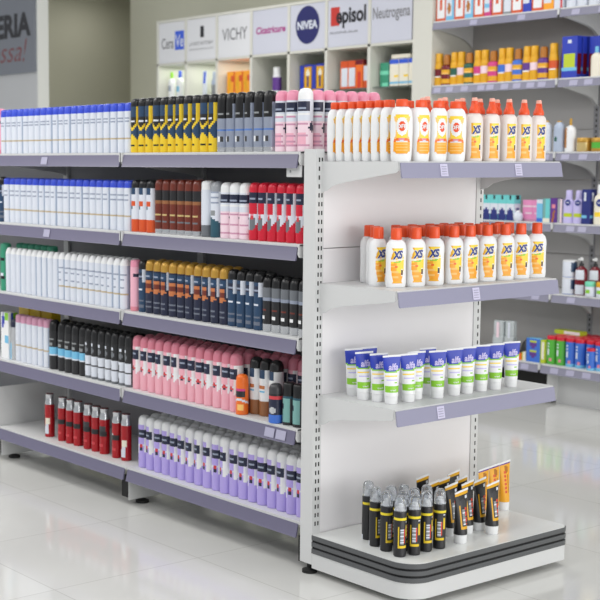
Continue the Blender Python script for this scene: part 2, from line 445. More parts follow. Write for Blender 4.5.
def f_gold(t, z):
    a = A(t)
    if t > 1.0 and z > .46+.05*(t-1): return 'soft_white' if t < 1.9 else 'navy_blue'
    if .64 < z < .77 and a < 1.0: return 'grey_text' if .69 < z < .71 and a < .5 else 'navy_blue'
    if .55 < z < .63: return 'copper' if a < .7 else 'navy_blue'
    if A(z-.43) < .06-.05*a: return 'copper'
    if (.21 < z < .235 or .10 < z < .15) and a < .9: return 'steel_dark'
    if .45 < z < .55 and a < .7: return 'brown'
    return 'navy'
spray_can('t3gold', .212, .0256, f_gold, 'gold', .80, 'dome')
def f_navy(t, z):
    a = A(t)
    if z > .56+.12*max(0, .6-a) and t > .55 and z > .5: return 'soft_white' if t < 1.8 else 'navy'
    if .63 < z < .76 and a < .6: return 'grey_text' if .68 < z < .71 else 'navy'
    if z > .55 and a < .75: return 'navy_blue'
    if .42 < z < .46 and a < .6: return 'soft_white'
    if (.21 < z < .23 or .08 < z < .13) and a < .9: return 'steel_dark'
    return 'navy_blue'
spray_can('t3navy', .208, .0241, f_navy, 'black', .82, 'dome')
def f_dg(t, z):
    a = A(t)
    if z < .15: return 'silver'
    if .22 < z < .29 and -.5 < t < .25: return 'white_plastic'
    if .67 < z < .69 and a < .8: return 'silver'
    if .56 < z < .62: return 'steel'
    if .38 < z < .41 and a < .5: return 'brown'
    if .62 <= z: return 'mid_grey'
    return 'near_black'
spray_can('t3gray', .196, .0226, f_dg, 'black', .80, 'dome')
spray_can('t3side', .206, .023, lambda t, z: 'navy' if .66 < z < .72 and A(t) < .8 else 'pink' if z > .1 else 'coral_pink', 'pink_cap', .86, 'flat')
spray_can('green', .222, .026, lambda t, z: 'black' if (.25 < z < .30 or .62 < z < .68) and A(t) < .8 else 'soft_white' if .3 < z < .36 and A(t) < .5 else 'sea_green', 'sea_green', .85, 'flat')
spray_can('t4pinkcap', .216, .0238, f_w3, 'pink_line', .83, 'flat')
def f_bb(t, z):
    if .28 < z < .47: return 'sky' if z > .30 else 'soft_white'
    if .60 < z < .70 and A(t) < .9 and int(z*60) % 2: return 'grey'
    if .48 < z < .56 and A(t) < .6: return 'grey'
    return 'near_black' if t < 1.4 else 'charcoal'
spray_can('t4blue', .217, .0262, f_bb, 'black', .78, 'dome')
def f_bw(t, z):
    if z < .05: return 'mid_grey'
    if z < .44 and -.1+.25*math.sin(z*24) < t+.35 < 1.6 and z > .06: return 'charcoal' if .25 < z < .27 else 'soft_white'
    if (t*.5)**2 + ((z-.56)*3)**2 < .045: return 'mid_grey'
    if .66 < z < .69 and A(t) < .25: return 'soft_white'
    return 'near_black'
spray_can('t4blackwhite', .215, .0245, f_bw, 'black', .76, 'dome')
def mk_deo(front, low, cap_):
    def f(t, z):
        if .575 < z < .73 and A(t) < .95: return 'grey_text' if .65 < z < .67 and A(t) < .5 else 'navy'
        if (t*.55)**2 + ((z-.395)*4.4)**2 < .05: return 'red_dot' if z > .385 else 'navy'
        if z < .26+.1*max(0, t-.4): return low
        if t > .52 or t < -1.7: return 'white_plastic'
        if .42 < z < .45 and A(t) > .3: return 'soft_white'
        if z < .44: return 'white_plastic' if A(t) > .45 else low
        return front
    return f
spray_can('t4pink', .216, .0254, mk_deo('deo_pink', 'deo_pink', 0), 'deo_cap', .80, 'dome')
spray_can('t5lav', .214, .0260, mk_deo('lavender', 'lavender', 0), 'white_plastic', .83, 'dome')
def f_bw4(t, z):
    if z < .27: return 'tan'
    if .47 < z < .55 and -1.3 < t < .6: return 'copper'
    if .66 < z < .82 and -1.3 < t < .6: return 'navy_blue'
    if .41 < z < .46 and A(t) < .5: return 'sky'
    return 'white_plastic'
spray_can('t4brown', .208, .0262, f_bw4, 'black', .81, 'dome')
def f_oran(t, z):
    if .44 < z < .58 and A(t) < 1.1: return 'soft_white' if .49 < z < .51 and A(t) < .6 else 'near_black'
    if A(z-.40+.06*A(t)) < .03: return 'soft_white'
    if .60 < z < .66 and A(t) < 1.1: return 'magenta'
    if .10 < z < .26 and -.2 < t < .7: return 'peach'
    return 'orange'
spray_can('t4orange', .147, .0232, f_oran, 'orange', .80, 'dome')
def f_bbk(t, z):
    if z < .22: return 'blue'
    if .62 < z < .70: return 'red_dot'
    if (t*.45)**2 + ((z-.34)*2.5)**2 < .05: return 'silver'
    return 'navy' if z < .62 else 'near_black'
spray_can('t4blueblack', .140, .0255, f_bbk, 'charcoal', .75, 'dome')
def f_tl(t, z):
    if z < .08: return 'near_black'
    if z < .62:
        if t > .9: return 'charcoal'
        if .38 < z < .5 and t < -.2: return 'navy'
        return 'teal_light'
    return 'teal'
spray_can('t4teal', .150, .0241, f_tl, 'black', .68, 'flat')
def mk_rc(kind):
    def f(t, z):
        if kind == 'figure':
            if .07 < z < .44 and A(t-.1-.9*(z-.25)) < .50: return 'soft_white' if z < .30 else 'cream'
            return 'deep_red'
        if .38 < z < .50 and A(t) < 1.25:
            return 'deep_yellow' if kind == 'line' and .43 < z < .45 else 'near_black'
        if kind == 'white' and .47 < z < .52 and -.9 < t < .1: return 'white_plastic'
        if kind == 'line' and .50 < z < .60 and A(t) < 1.0: return 'charcoal'
        if .16 < z < .22 and A(t) < .45: return 'red_dot'
        return 'deep_red'
    return f
for k_ in ('figure', 'bar', 'line', 'white'):
    spray_can('t5red_'+k_, .198, .0225, mk_rc(k_), lambda t, z: 'red_dark' if z > .985 else 'silver', .75, 'waist')

# ------------------------------------------------------------------ rows on the long rack
PL = ['top shelf of long rack', 'second shelf of long rack', 'third shelf of long rack', 'fourth shelf of long rack', 'bottom shelf of long rack']
CNT = {}
def row(key, lev, ys, r, desc, group, xf=.02, rows=1, jit=.25, cat='spray can', skip=0, n0=0, yaw=None, rowname=None):
    for k in range(skip, rows):
        for i, y in enumerate(ys):
            x = xf + r + k*(2.14*r) + random.uniform(-.0015, .0015)
            a = -PI/2 + (random.uniform(-jit, jit) if yaw is None else yaw)
            rn = (ORD[k]+' row' if k else 'front row') if rowname is None else rowname
            lab = f'{desc}, {ORD[i+n0]} from left, {rn}, {PL[lev]}' if len(ys)+n0 > 1 else f'{desc}, {rn}, {PL[lev]}'
            place(key, (x, y+random.uniform(-.0006, .0006), K[lev]+.0004), a, lab, cat, group+(' behind' if k else ''))

LS = lambda a, b, n: [a+(b-a)*i/(n-1) for i in range(n)]
row('t1white', 0, LS(2.131, 1.137, 21), .0243, 'blue-capped white spray can', 'blue-capped white cans on the top shelf')
row('t1yellow', 0, LS(1.094, .596, 11), .0245, 'yellow navy black-capped can', 'yellow and navy cans on the top shelf', jit=.35)
place('t3side', (.046, 2.184, K[0]+.0004), -PI/2+.2, 'pink can at the far end beside the blue-capped cans, top shelf of long rack', 'spray can')
place('t3navy', (.046, 2.166, K[1]+.0004), -PI/2+.2, 'navy can at the far end beside the blue-capped cans, second shelf of long rack', 'spray can')
row('t1silver', 0, LS(.543, .285, 6), .0255, 'silver black-capped can', 'silver cans on the top shelf', jit=.35)
row('t1pink', 0, [.222, .165], .025, 'pink-domed pale can', 'pink-capped cans on the top shelf', jit=.1)
place('t1pinkwhite', (.045, .104, K[0]+.0004), -PI/2+.1, 'white-domed pink can in front row, beside the end post, top shelf of long rack', 'spray can')
for i in range(6):
    place('t1pink', (.099+.0535*i, .104, K[0]+.0004), -PI/2+.5+random.uniform(-.3, .3), f'pink-domed can, {ORD[i]} behind the white-domed can, end column, top shelf of long rack', 'spray can', 'pink-capped cans in the end column of the top shelf')
row('t1pink', 0, [.222, .165], .025, 'pink-domed pale can', 'pink-capped cans on the top shelf', rows=2, skip=1, jit=.3)
row('t2white', 1, LS(2.111, 1.140, 20), .0248, 'blue-capped white spray can', 'blue-capped white cans on the second shelf', rows=2)
row('t2orange', 1, [1.090, 1.037, .984], .0265, 'white orange-based black-capped can', 'white and orange cans on the second shelf', rows=2, yaw=.0)
row('t2brown', 1, [.932, .884, .836, .788, .740, .692], .0243, 'dark brown spray can', 'brown cans on the second shelf', rows=2)
place('t2gray', (.046, .636, K[1]+.0004), -PI/2-.1, 'white can with grey base beside the brown cans, second shelf of long rack', 'spray can')
place('t2graycap', (.046, .580, K[1]+.0004), -PI/2, 'white can with teal base and smoky cap, second shelf of long rack', 'spray can')
row('t2pinkwhite', 1, [.520, .466, .412], .026, 'white-domed pale pink can', 'white-capped pink cans on the second shelf', jit=.1)
row('t2red', 1, [.359, .309, .259, .210, .161, .112], .0242, 'red and white can', 'red cans on the second shelf', rows=2)
row('t3white', 2, LS(2.101, 1.690, 10), .0224, 'plain white slim-capped can', 'plain white cans on the third shelf')
row('t3whiteblue', 2, [1.642, 1.595, 1.548, 1.5, 1.453, 1.406, 1.359, 1.312, 1.266, 1.220, 1.174], .0231, 'bluish white slim-capped can', 'bluish white cans on the third shelf', rows=2)
row('green', 2, [2.10, 2.045, 1.99, 1.935, 1.88, 1.825], .026, 'green can behind the white cans', 'green cans behind the white cans', xf=.072, rowname='back row')
place('green', (.046, 2.152, K[2]+.0004), -PI/2, 'green can in front row at the far end, third shelf of long rack', 'spray can')
place('t3side', (.043, 1.099, K[2]+.0004), -PI/2+1.2, 'plain pink can beside the gold-capped cans, third shelf of long rack', 'spray can')
place('t3gray', (.108, 1.130, K[2]+.0004), -PI/2+.6, 'black can squeezed between white and pink cans, third shelf of long rack', 'spray can')
place('t3navy', (.048, 1.047, K[2]+.0004), -PI/2, 'black-capped navy can beside the pink can, third shelf of long rack', 'spray can')
row('t3gold', 2, [.994, .942, .890, .838, .786, .734, .682, .630, .578, .526], .0256, 'gold-domed navy can', 'gold-capped navy cans on the third shelf', rows=2, jit=.3)
row('t3navy', 2, [.476, .427, .378, .329], .0241, 'navy black-domed can', 'navy cans on the third shelf', rows=2, jit=.2)
row('t3gray', 2, [.281, .234, .187, .140, .093], .0226, 'charcoal and silver can', 'charcoal cans on the third shelf', rows=2)
row('t4pinkcap', 3, [2.022, 1.973, 1.924, 1.875, 1.826, 1.777], .0238, 'pink-capped white can', 'pink-capped white cans on the fourth shelf')
row('t4blue', 3, [1.724, 1.655, 1.598, 1.540, 1.484], .0262, 'black can with light blue band', 'black and blue cans on the fourth shelf', rows=2, jit=.1)
row('t4blackwhite', 3, LS(1.437, 1.138, 7), .0245, 'black and white can', 'black and white cans on the fourth shelf', rows=2, jit=.3)
row('t4pink', 3, LS(1.084, .461, 13), .0256, 'pink domed can', 'pink cans on the fourth shelf', rows=3, jit=.3)
for k in (1, 2):
    for i, y in enumerate((.404, .352, .300, .248, .196, .144, .092)):
        place('t4pink', (.139+.055*(k-1), y, K[3]+.0004), -PI/2, f'pink domed can behind the brown-based cans, {ORD[i]} of its {ORD[k]} row, fourth shelf', 'spray can', 'pink cans behind the short cans on the fourth shelf')
row('t4brown', 3, [.387, .333, .280], .0262, 'white brown-based black-domed can', 'brown and white cans on the fourth shelf', xf=.052, jit=.08)
place('t4orange', (.027, .408, K[3]+.0004), -PI/2+.3, 'short orange can standing in front of the pink cans, fourth shelf of long rack', 'spray can')
place('t4blueblack', (.020, .214, K[3]+.0004), -PI/2+.3, 'short black can with red band and blue base, fourth shelf of long rack', 'spray can')
for i, y in enumerate((.160, .108)):
    place('t4teal', (.036, y, K[3]+.0004), -PI/2+.1, f'teal and black can near the end post, {ORD[i]} from left, fourth shelf', 'spray can', 'teal cans on the fourth shelf')
for i, (y, k_) in enumerate(zip([1.838, 1.727, 1.66, 1.598, 1.518, 1.454, 1.392, 1.297, 1.23], ['figure', 'bar', 'bar', 'bar', 'line', 'bar', 'line', 'white', 'figure'])):
    place('t5red_'+k_, (.084, y, K[4]+.0004), -PI/2+(.25 if k_ == 'figure' else .1), f'dark red can with silver neck, {ORD[i]} from left, bottom shelf of long rack', 'spray can', 'red cans on the bottom shelf')
row('t5lav', 4, [1.086, 1.033, .980, .927, .874, .821, .768, .714, .660, .607, .554, .500, .446, .392, .338, .284, .231, .178, .125], .0262, 'lavender white-domed can', 'lavender cans on the bottom shelf', xf=.05, rows=3, jit=.35)

# boxes at the far end of the long rack
def carton(key, w, d, h, fn, nx=8, nz=12, name='carton', side=None, fl=None):
    b = B(); b.cbox(-w/2, w/2, -d/2, d/2, 0, h, side or fn(.5, .5), .0008)
    body = b.build('carton_body'); b = B()
    patch(b, -w/2+.001, w/2-.001, .001, h-.001, nx, nz, fn, lambda x, z: -d/2, .0004)
    # the same print wraps on to both ends
    n = len(b.v); sd = fl or fn
    for sx in (-1, 1):
        n = len(b.v); k = 4
        for j in range(nz+1):
            for i in range(k+1): b.v.append((sx*(w/2+.0004), -d/2+.001+(d-.002)*i/k, .001+(h-.002)*j/nz))
        for j in range(nz):
            for i in range(k):
                q = n+j*(k+1)+i; f = [q, q+1, q+k+2, q+k+1]
                m = sd((i+.5)/k, (j+.5)/nz)
                if m: b.face(f if sx > 0 else f[::-1], m)
    fr = b.build('printed_face')
    return proto(key, name, [body, fr])
carton('t4box', .07, .05, .215, lambda u, v: 'royal' if (u-.3)**2+(v-.82)**2 < .03 else 'leaf' if v > .8 and u > .5 else 'sky' if .35 < v < .5 and u > .5 else 'white_plastic')
place('t4box', (.050, 2.135, K[3]+.0004), -PI/2, 'white carton with blue disc at the far end, fourth shelf of long rack', 'box')
carton('ybox', .09, .05, .255, lambda u, v: 'yellow' if v > .15 else 'black', side='yellow')
for i, y in enumerate((2.12, 2.02, 1.92)):
    place('ybox', (.145, y, K[3]+.0004), -PI/2, f'yellow carton behind the pink-capped cans, {ORD[i]} from left, fourth shelf', 'box', 'yellow cartons at the back of the fourth shelf')
spray_can('greycan', .19, .026, lambda t, z: 'sky' if z < .4 and t < 0 else 'silver', 'navy', .8, 'dome')
place('greycan', (.050, 2.072, K[3]+.0004), -PI/2, 'silver can with dark cap beside the white carton, fourth shelf of long rack', 'spray can')

# ------------------------------------------------------------------ products on the end rack
def ell(a, b_): return lambda x, z: -b_*math.sqrt(max(0, 1-min(1, A(x)/a)**2.2))
# lotion bottle, orange disc label
def off_bottle():
    h = .176; a, d = .0348, .0185
    prof = [(0,.82),(.004,.90),(.02,.94),(.05,.975),(.085,1.0),(.115,1.0),(.137,.985),(.152,.93),(.161,.83),(.167,.70),(.1708,.54)]
    b = B(); b.loft([(z, a*s, d*(s if s > .8 else s*1.15), 2.3) for z, s in prof], 32, 'white_plastic'); body = b.build('bottle_body')
    b = B(); b.loft([(.1711, .0190, .0150, 2.2), (.173, .0196, .0155, 2.2), (.1905, .0190, .0152, 2.2), (.1935, .0176, .0140, 2.2), (.194, .014, .011, 2.2)], 24, 'cap_orange'); cap = b.build('cap')
    sf = ell(a*.99, d); w = .0258
    def lf(u, v):
        x = (u-.5)*2
        if v < .06 and A(x) > .82-(.06-v)*2: return None
        if v > .95 and A(x) > .75: return None
        r2 = (x*1.0)**2 + ((v-.70)*3.0)**2
        if v > .93: return 'label_yellow'
        if r2 < .16: return 'cap_orange'
        if r2 < .52: return 'white_plastic'
        if A(v-.375+.05*x*x) < .035: return 'orange' if A(x) > .35 else 'coral_pink'
        if A(v-.33) < .03 and A(x) < .8: return 'soft_white'
        if v < .30: return 'peach' if int(v*42) % 3 == 0 and A(x) < .7 and v > .06 else 'label_orange'
        return 'peach' if A(x) > .55 else 'label_yellow'
    b = B(); patch(b, -w, w, .024, .146, 20, 40, lf, sf); lab = b.build('label')
    b = B(); text_on(b, 'OFF!', .036, .0135, 'white_plastic', sf, 0, .1094, .03, 0, 0, .0014); t = b.build('lettering'); t.parent = lab
    lab.parent = None
    return proto('off', 'lotion_bottle', [body, cap, lab])
off_bottle()
def xs_label(w, z0, z1, sf, tw):
    def lf(u, v):
        x = (u-.5)*2
        if v > .72: return 'deep_yellow' if x < -.5 else 'label_yellow'
        if A(v-.665-.03*x) < .026: return 'cream'
        if A(v-.61-.03*x) < .018: return 'leaf' if A(x) < .6 else 'label_yellow'
        if .2 < v < .42 and x > .45 and A(x-.72) < .17: return 'navy' if A(v-.31) < .08 else 'cream'
        if A(v-.47) < .025 and A(x+.2) < .16: return 'orange'
        if v < .16: return 'label_orange' if v > .05 else 'tube_orange'
        if int(v*26) % 4 == 0 and x < .2: return 'peach'
        return 'label_yellow' if x > -.2 and v > .3 else 'label_orange'
    b = B(); patch(b, -w, w, z0, z1, 14, 34, lf, sf); lab = b.build('label')
    b = B(); hh = (z1-z0)
    text_on(b, 'XS', tw, hh*.25, 'white_plastic', sf, 0, z0+hh*.81, .10, .3, .12, .0010)
    ol = b.build('lettering_outline'); ol.parent = lab; b = B()
    text_on(b, 'XS', tw*.92, hh*.23, 'logo_blue', sf, 0, z0+hh*.81, .05, .3, .12, .0016)
    t = b.build('lettering'); t.parent = lab
    return lab
def xs_lotion():
    a, d = .0340, .0185
    prof = [(0,.88),(.004,.97),(.02,1.0),(.06,.97),(.095,.97),(.118,1.0),(.134,.97),(.145,.86),(.152,.68),(.156,.52)]
    b = B(); b.loft([(z, a*s, d*(s if s > .8 else s*1.15), 2.4) for z, s in prof], 32, 'white_plastic'); body = b.build('bottle_body')
    b = B(); b.loft([(.1555, .0175, .0155, 2.1), (.158, .018, .016, 2.1), (.190, .0172, .0152, 2.1), (.193, .016, .014, 2.1), (.1935, .012, .011, 2.1)], 24, 'cap_orange'); cap = b.build('cap')
    lab = xs_label(.0218, .014, .128, ell(a*.97, d), .040)
    return proto('lotion', 'lotion_bottle', [body, cap, lab])
xs_lotion()
def xs_spray():
    a, d = .0305, .0195
    prof = [(0,.9),(.004,.98),(.02,1.0),(.09,1.0),(.128,.99),(.143,.93),(.151,.8),(.156,.62),(.158,.54)]
    b = B(); b.loft([(z, a*s, d*(s if s > .8 else s*1.15), 2.3) for z, s in prof], 32, 'frosted'); body = b.build('bottle_body')
    b = B(); b.loft([(.1583, .0185, .0172, 2), (.161, .019, .0178, 2), (.170, .0182, .0172, 2), (.177, .0145, .014, 2), (.184, .0118, .0112, 2), (.198, .0102, .0098, 2)], 24, 'cap_orange')
    b.box(-.003, .003, -.0145, -.009, .189, .194, 'cap_orange'); noz = b.build('spray_nozzle')
    b = B(); b.loft([(.1984, .0100, .0096, 2), (.203, .0096, .0092, 2), (.2085, .0086, .0082, 2), (.2095, .007, .007, 2)], 24, 'nozzle_pink'); cp = b.build('nozzle_top')
    lab = xs_label(.0192, .010, .126, ell(a*.98, d), .036)
    return proto('spray', 'spray_bottle', [body, noz, cp, lab])
xs_spray()
def tube(key, name, h, w, r, fn, cap_m, cap_h, crimp_m, nz=30, crimp=.010, lettering=None, skew=0):
    # standing on its cap, flattening towards the crimped top
    b = B(); n = nz; rings = []
    for i in range(n+1):
        q = i/n; z = cap_h + (h-crimp-cap_h)*q
        s = q**1.3
        a = r*(1-s) + (w/2)*s; d = r*(1-q**1.15) + .0016*q**1.15
        rings.append((z, a, max(d, .0015), 2.0))
    def F(t, z): return fn(math.sin(t) if A(t) < PI/2 else 2, (z-cap_h)/(h-crimp-cap_h))
    b.loft(rings, 28, F)
    tilt = lambda L: [(x, y, z+skew*(x/(w/2))*max(0, (z-cap_h)/(h-cap_h))**3) for x, y, z in L]
    b.v = tilt(b.v); body = b.build('tube_body')
    b = B(); b.box(-w/2, w/2, -.0015, .0015, h-crimp-.0002, h, crimp_m); b.v = tilt(b.v); cr = b.build('crimp')
    b = B(); b.loft([(0, r*.86, r*.86, 2), (.002, r*.92, r*.92, 2), (cap_h-.001, r*.97, r*.97, 2), (cap_h, r*.9, r*.9, 2)], 28, cap_m); cp = b.build('cap')
    parts = [body, cr, cp]
    def surf(x, z):
        q = max(0, min(1, (z-cap_h)/(h-crimp-cap_h))); s = q**1.3
        a = r*(1-s)+(w/2)*s; d = r*(1-q**1.15)+.0016*q**1.15
        return -d*math.sqrt(max(0, 1-min(1, x/a)**2))
    if lettering:
        b = B(); lettering(b, surf); t = b.build('lettering'); parts.append(t)
    return proto(key, name, parts)
def f_tube(x, v):
    if x > 1.5: return 'royal' if v > .66 else 'white_plastic'
    e = .60+.06*x*x+.02*x
    if v > e+.03: return 'royal'
    if v > e-.015: return 'leaf'
    if .49 < v < .535 and A(x+.1) < .75: return 'label_yellow'
    if .41 < v < .44 and A(x+.1) < .7: return 'lav_light'
    if .10 < v < .26 and A(x) < .95: return 'leaf'
    if .30 < v < .38 and A(x-.42) < .22 and (A(x-.42) < .07 or .32 < v < .36): return 'leaf'
    return 'white_plastic'
def l_tube(b, surf):
    text_on(b, 'alfa', .033, .022, 'lav_light', surf, .003, .122, .03, .25, .06)
    text_on(b, 'gel', .02, .007, 'white_plastic', surf, 0, .046, .02, 0, 0)
tube('gel_tube', 'cream_tube', .160, .061, .0225, f_tube, 'white_plastic', .026, 'white_plastic', crimp=.006, lettering=l_tube, skew=.0015)
def f_btube(x, v):
    if x > 1.5: return 'near_black'
    if v > .94: return 'deep_yellow'
    if .14 < v < .70 and -.62 < x < -.42: return 'deep_yellow'
    if .14 < v < .19 and -.62 < x < .7: return 'deep_yellow'
    if .22 < v < .60 and -.30 < x < .18: return 'grey' if int(v*36) % 3 else 'soft_white'
    if .25 < v < .62 and .24 < x < .55: return 'lettering_red' if int(v*30) % 4 else 'near_black'
    if .62 < v < .86 and (x-.0)**2 + ((v-.70)*3.2)**2 < .22: return 'charcoal'
    if .84 < v < .90 and .5 < x < .72: return 'soft_white'
    return 'near_black'
tube('black_tube', 'gel_tube', .178, .063, .0230, f_btube, 'white_plastic', .030, 'white_plastic', crimp=.006, skew=.005)
def f_ytube(x, v):
    if v > .96: return 'violet'
    if x > 1.5: return 'tube_orange'
    if .25 < v < .80 and -.35 < x < -.1: return 'orange_red' if int(v*40) % 4 else 'tube_orange'
    if .25 < v < .7 and .15 < x < .5: return 'amber'
    if .72 < v < .95 and (x-.1)**2+((v-.84)*3)**2 < .1: return 'amber'
    return 'tube_orange'
tube('yellow_tube', 'cream_tube', .180, .051, .0200, f_ytube, 'white_plastic', .032, 'white_plastic', crimp=.006, skew=.004)
def pen_spray():
    r = .0205
    def F(t, z):
        v = z/.15; x = math.sin(t) if A(t) < PI/2 else 2
        if .935 < v: return 'near_black'
        if .80 < v < .87: return 'ring_yellow' if A(t) < 2.2 else 'near_black'
        if .20 < v < .68 and -.75 < x < -.52: return 'yellow'
        if .20 < v < .25 and -.75 < x < .7: return 'yellow'
        if .45 < v < .70 and .62 < x < .85: return 'yellow'
        if .27 < v < .62 and -.35 < x < .12: return 'grey' if int(v*40) % 3 else 'soft_white'
        if .30 < v < .62 and .16 < x < .45: return 'lettering_red'
        if (x+.1)**2+((v-.68)*3)**2 < .12: return 'charcoal'
        if .74 < v < .78 and .6 < x < .85: return 'soft_white'
        if v < .12 and t < -1.9: return 'soft_white'
        return 'near_black'
    b = B(); b.loft([(0, r*.9, r*.9, 2), (.003, r, r, 2)] + can_rings(r, .005, .146, 34) + [(.149, r*.95, r*.95, 2), (.150, r*.8, r*.8, 2)], 32, F); body = b.build('can_body')
    b = B(); b.loft([(.1505, .009, .009, 2), (.163, .009, .009, 2), (.165, .007, .007, 2), (.172, .0065, .0065, 2), (.174, .004, .004, 2)], 20, 'white_plastic'); noz = b.build('spray_nozzle')
    b = B(); b.loft([(.1508, r*.97, r*.97, 2), (.175, r*.93, r*.93, 2), (.188, r*.86, r*.86, 2), (.196, r*.70, r*.70, 2), (.1985, r*.5, r*.5, 2)], 28, 'clear_cap'); cp = b.build('clear_cap')
    return proto('pen', 'spray_can', [body, noz, cp])
pen_spray()

def el(desc, ordn, rown, shelf): return f'{desc}, {ordn}, {rown}, {shelf} of end rack'
TS, SS, TH = 'top shelf', 'second shelf', 'third shelf'
# top shelf: lotion bottles then spray bottles
g = 'white lotion bottles on the top shelf of the end rack'
xs = [.064, .152, .234, .316]; rot = [-.72, -.12, -.12, -.72]
for i, x in enumerate(xs):
    place('off', (x, -.322, H1+.0004), rot[i], el('white orange-labelled lotion bottle', ORD[i]+' from left', 'front row', TS), 'bottle', g)
for k in range(1, 8):
    place('off', (.066, -.306+.0405*k, H1+.0004), .02, el('white lotion bottle seen edge-on', ORD[k]+' from front', 'outer column', TS), 'bottle', g)
place('off', (.157, -.262, H1+.0004), -.1, el('white lotion bottle', 'second from left', 'second row', TS), 'bottle', g)
g = 'orange-topped spray bottles on the top shelf of the end rack'
xs = [.411, .499, .587, .666, .744]
for i, x in enumerate(xs):
    place('spray', (x, -.318, H1+.0004), -.30+random.uniform(-.15, .08), el('frosted orange-topped spray bottle', ORD[i]+' from left', 'front row', TS), 'bottle', g)
for i, x in enumerate([.240, .325, .411, .499, .587]):
    place('spray', (x, -.266, H1+.0004), -.1, el('frosted orange-topped spray bottle', ORD[i]+' from left', 'second row', TS), 'bottle', g)
for i, x in enumerate([.285, .37, .455]):
    place('spray', (x, -.205, H1+.0004), 0, el('frosted orange-topped spray bottle', ORD[i]+' from left', 'third row', TS), 'bottle', g)
# second shelf
g = 'white orange-capped lotion bottles on the second shelf of the end rack'
XS2 = [(.125,-.250,-.50),(.205,-.262,-.40),(.288,-.266,-.80),(.380,-.270,-.35),(.458,-.274,-.15),(.545,-.274,-.45),(.636,-.277,-.42),(.717,-.279,-.55),(.797,-.285,-.6)]
for i, (x, y, r) in enumerate(XS2):
    place('lotion', (x, y, H2+.0004), r, el('orange-capped white lotion bottle', ORD[i]+' from left', 'front row', SS), 'bottle', g)
for k in (1, 2, 3):
    for i, (x, y, r) in enumerate(XS2[:8]):
        if (k == 3 and i > 5) or i == 0: continue
        x += .030*(1-(i-1)/7)
        place('lotion', (x+.012*k+random.uniform(-.003, .003), -.270+.055*k+random.uniform(-.002, .002), H2+.0004), random.uniform(-.1, .1), el('orange-capped white lotion bottle', ORD[i]+' from left', ORD[k]+' row', SS), 'bottle', g)
place('lotion', (.118, -.176, H2+.0004), -.12, el('orange-capped white lotion bottle', 'behind the first front one', 'outer end', SS), 'bottle', g)
place('lotion', (.160, -.120, H2+.0004), -.1, el('orange-capped lotion bottle', 'second behind the first front one', 'outer end', SS), 'bottle', g)
place('lotion', (.190, -.062, H2+.0004), -.05, el('orange-capped white lotion bottle', 'rearmost by the panel', 'outer end', SS), 'bottle', g)
# third shelf: blue and white tubes
T3 = [(.108,-.256),(.182,-.262),(.240,-.242),(.312,-.271),(.396,-.270),(.462,-.270),(.537,-.268),(.604,-.274),(.690,-.274)]
for i, (x, y) in enumerate(T3):
    place('gel_tube', (x, y, H3+.0004), -.5+random.uniform(-.08, .08), el('blue-topped white tube', ORD[i]+' from left', 'front row', TH), 'tube', 'blue-topped tubes on the third shelf')
for (x, y), w in zip([(.119,-.068),(.092,-.145),(.105,-.200)], ('rearmost', 'middle one', 'frontmost')):
    place('gel_tube', (x, y, H3+.0004), -.5, f'blue-topped white tube, {w} of three behind the first tube, third shelf of end rack', 'tube', 'blue-topped tubes on the third shelf')
place('gel_tube', (.190, -.070, H3+.0004), -.35, 'blue-topped white tube at the back against the panel, third shelf of end rack', 'tube', 'blue-topped tubes on the third shelf')
place('gel_tube', (.335, -.205, H3+.0004), -.4, 'blue-topped white tube half hidden behind the fourth front tube, third shelf of end rack', 'tube', 'blue-topped tubes on the third shelf')
# base deck: black sprays and tubes
g = 'black spray cans on the base of the end rack'
F_ = [(.060,-.352,-.35),(.112,-.366,-.75),(.172,-.362,-.4),(.232,-.366,-.8)]
for i, (x, y, r) in enumerate(F_):
    place('pen', (x, y, BZ+.0004), r, f'black yellow-ringed spray can, {ORD[i]} from left, front row, base of end rack', 'spray can', g)
for i, (x, y) in enumerate([(.070,-.282),(.082,-.220),(.118,-.150)]):
    place('pen', (x, y, BZ+.0004), -.1+.15*i, f'black yellow-ringed spray can, {ORD[i+1]} from front, outer column, base of end rack', 'spray can', g)
for i, (x, y) in enumerate([(.100,-.318),(.160,-.312),(.222,-.310)]):
    place('pen', (x+.012, y+.004, BZ+.0004), -.2, f'black yellow-ringed spray can, {ORD[i]} from left, second row, base of end rack', 'spray can', g)
for i, (x, y) in enumerate([(.122,-.240),(.166,-.255)]):
    place('pen', (x+.012, y, BZ+.0004), -.2, f'black yellow-ringed spray can, {ORD[i]} from left, third row, base of end rack', 'spray can', g)
g = 'black tubes on the base of the end rack'
BT = [(.336,-.366,.0,'standing frontmost beside the spray cans'),(.506,-.358,.0,'standing frontmost before the yellow tubes'),(.375,-.288,.0,'behind the frontmost tube beside the spray cans'),
      (.508,-.300,.02,'behind the frontmost tube before the yellow tubes'),(.444,-.300,.02,'in the middle of the cluster'),(.475,-.245,0,'behind the middle of the cluster'),
      (.345,-.232,0,'third back beside the spray cans'),(.412,-.220,0,'third back in the cluster'),(.383,-.150,0,'rearmost, beside the back panel'),(.520,-.170,0,'rearmost, near the yellow tubes')]
for x, y, r, t in BT:
    place('black_tube', (x, y, BZ+.0004), r, f'black white-capped tube {t}, base of end rack', 'tube', g)
for i, (x, y) in enumerate([(.790,-.177),(.716,-.190),(.640,-.205)]):
    place('yellow_tube', (x, y, BZ+.0004), -.1, f'yellow-orange white-capped tube, {ORD[i]} from the open end, base of end rack', 'tube', 'yellow tubes on the base of the end rack')

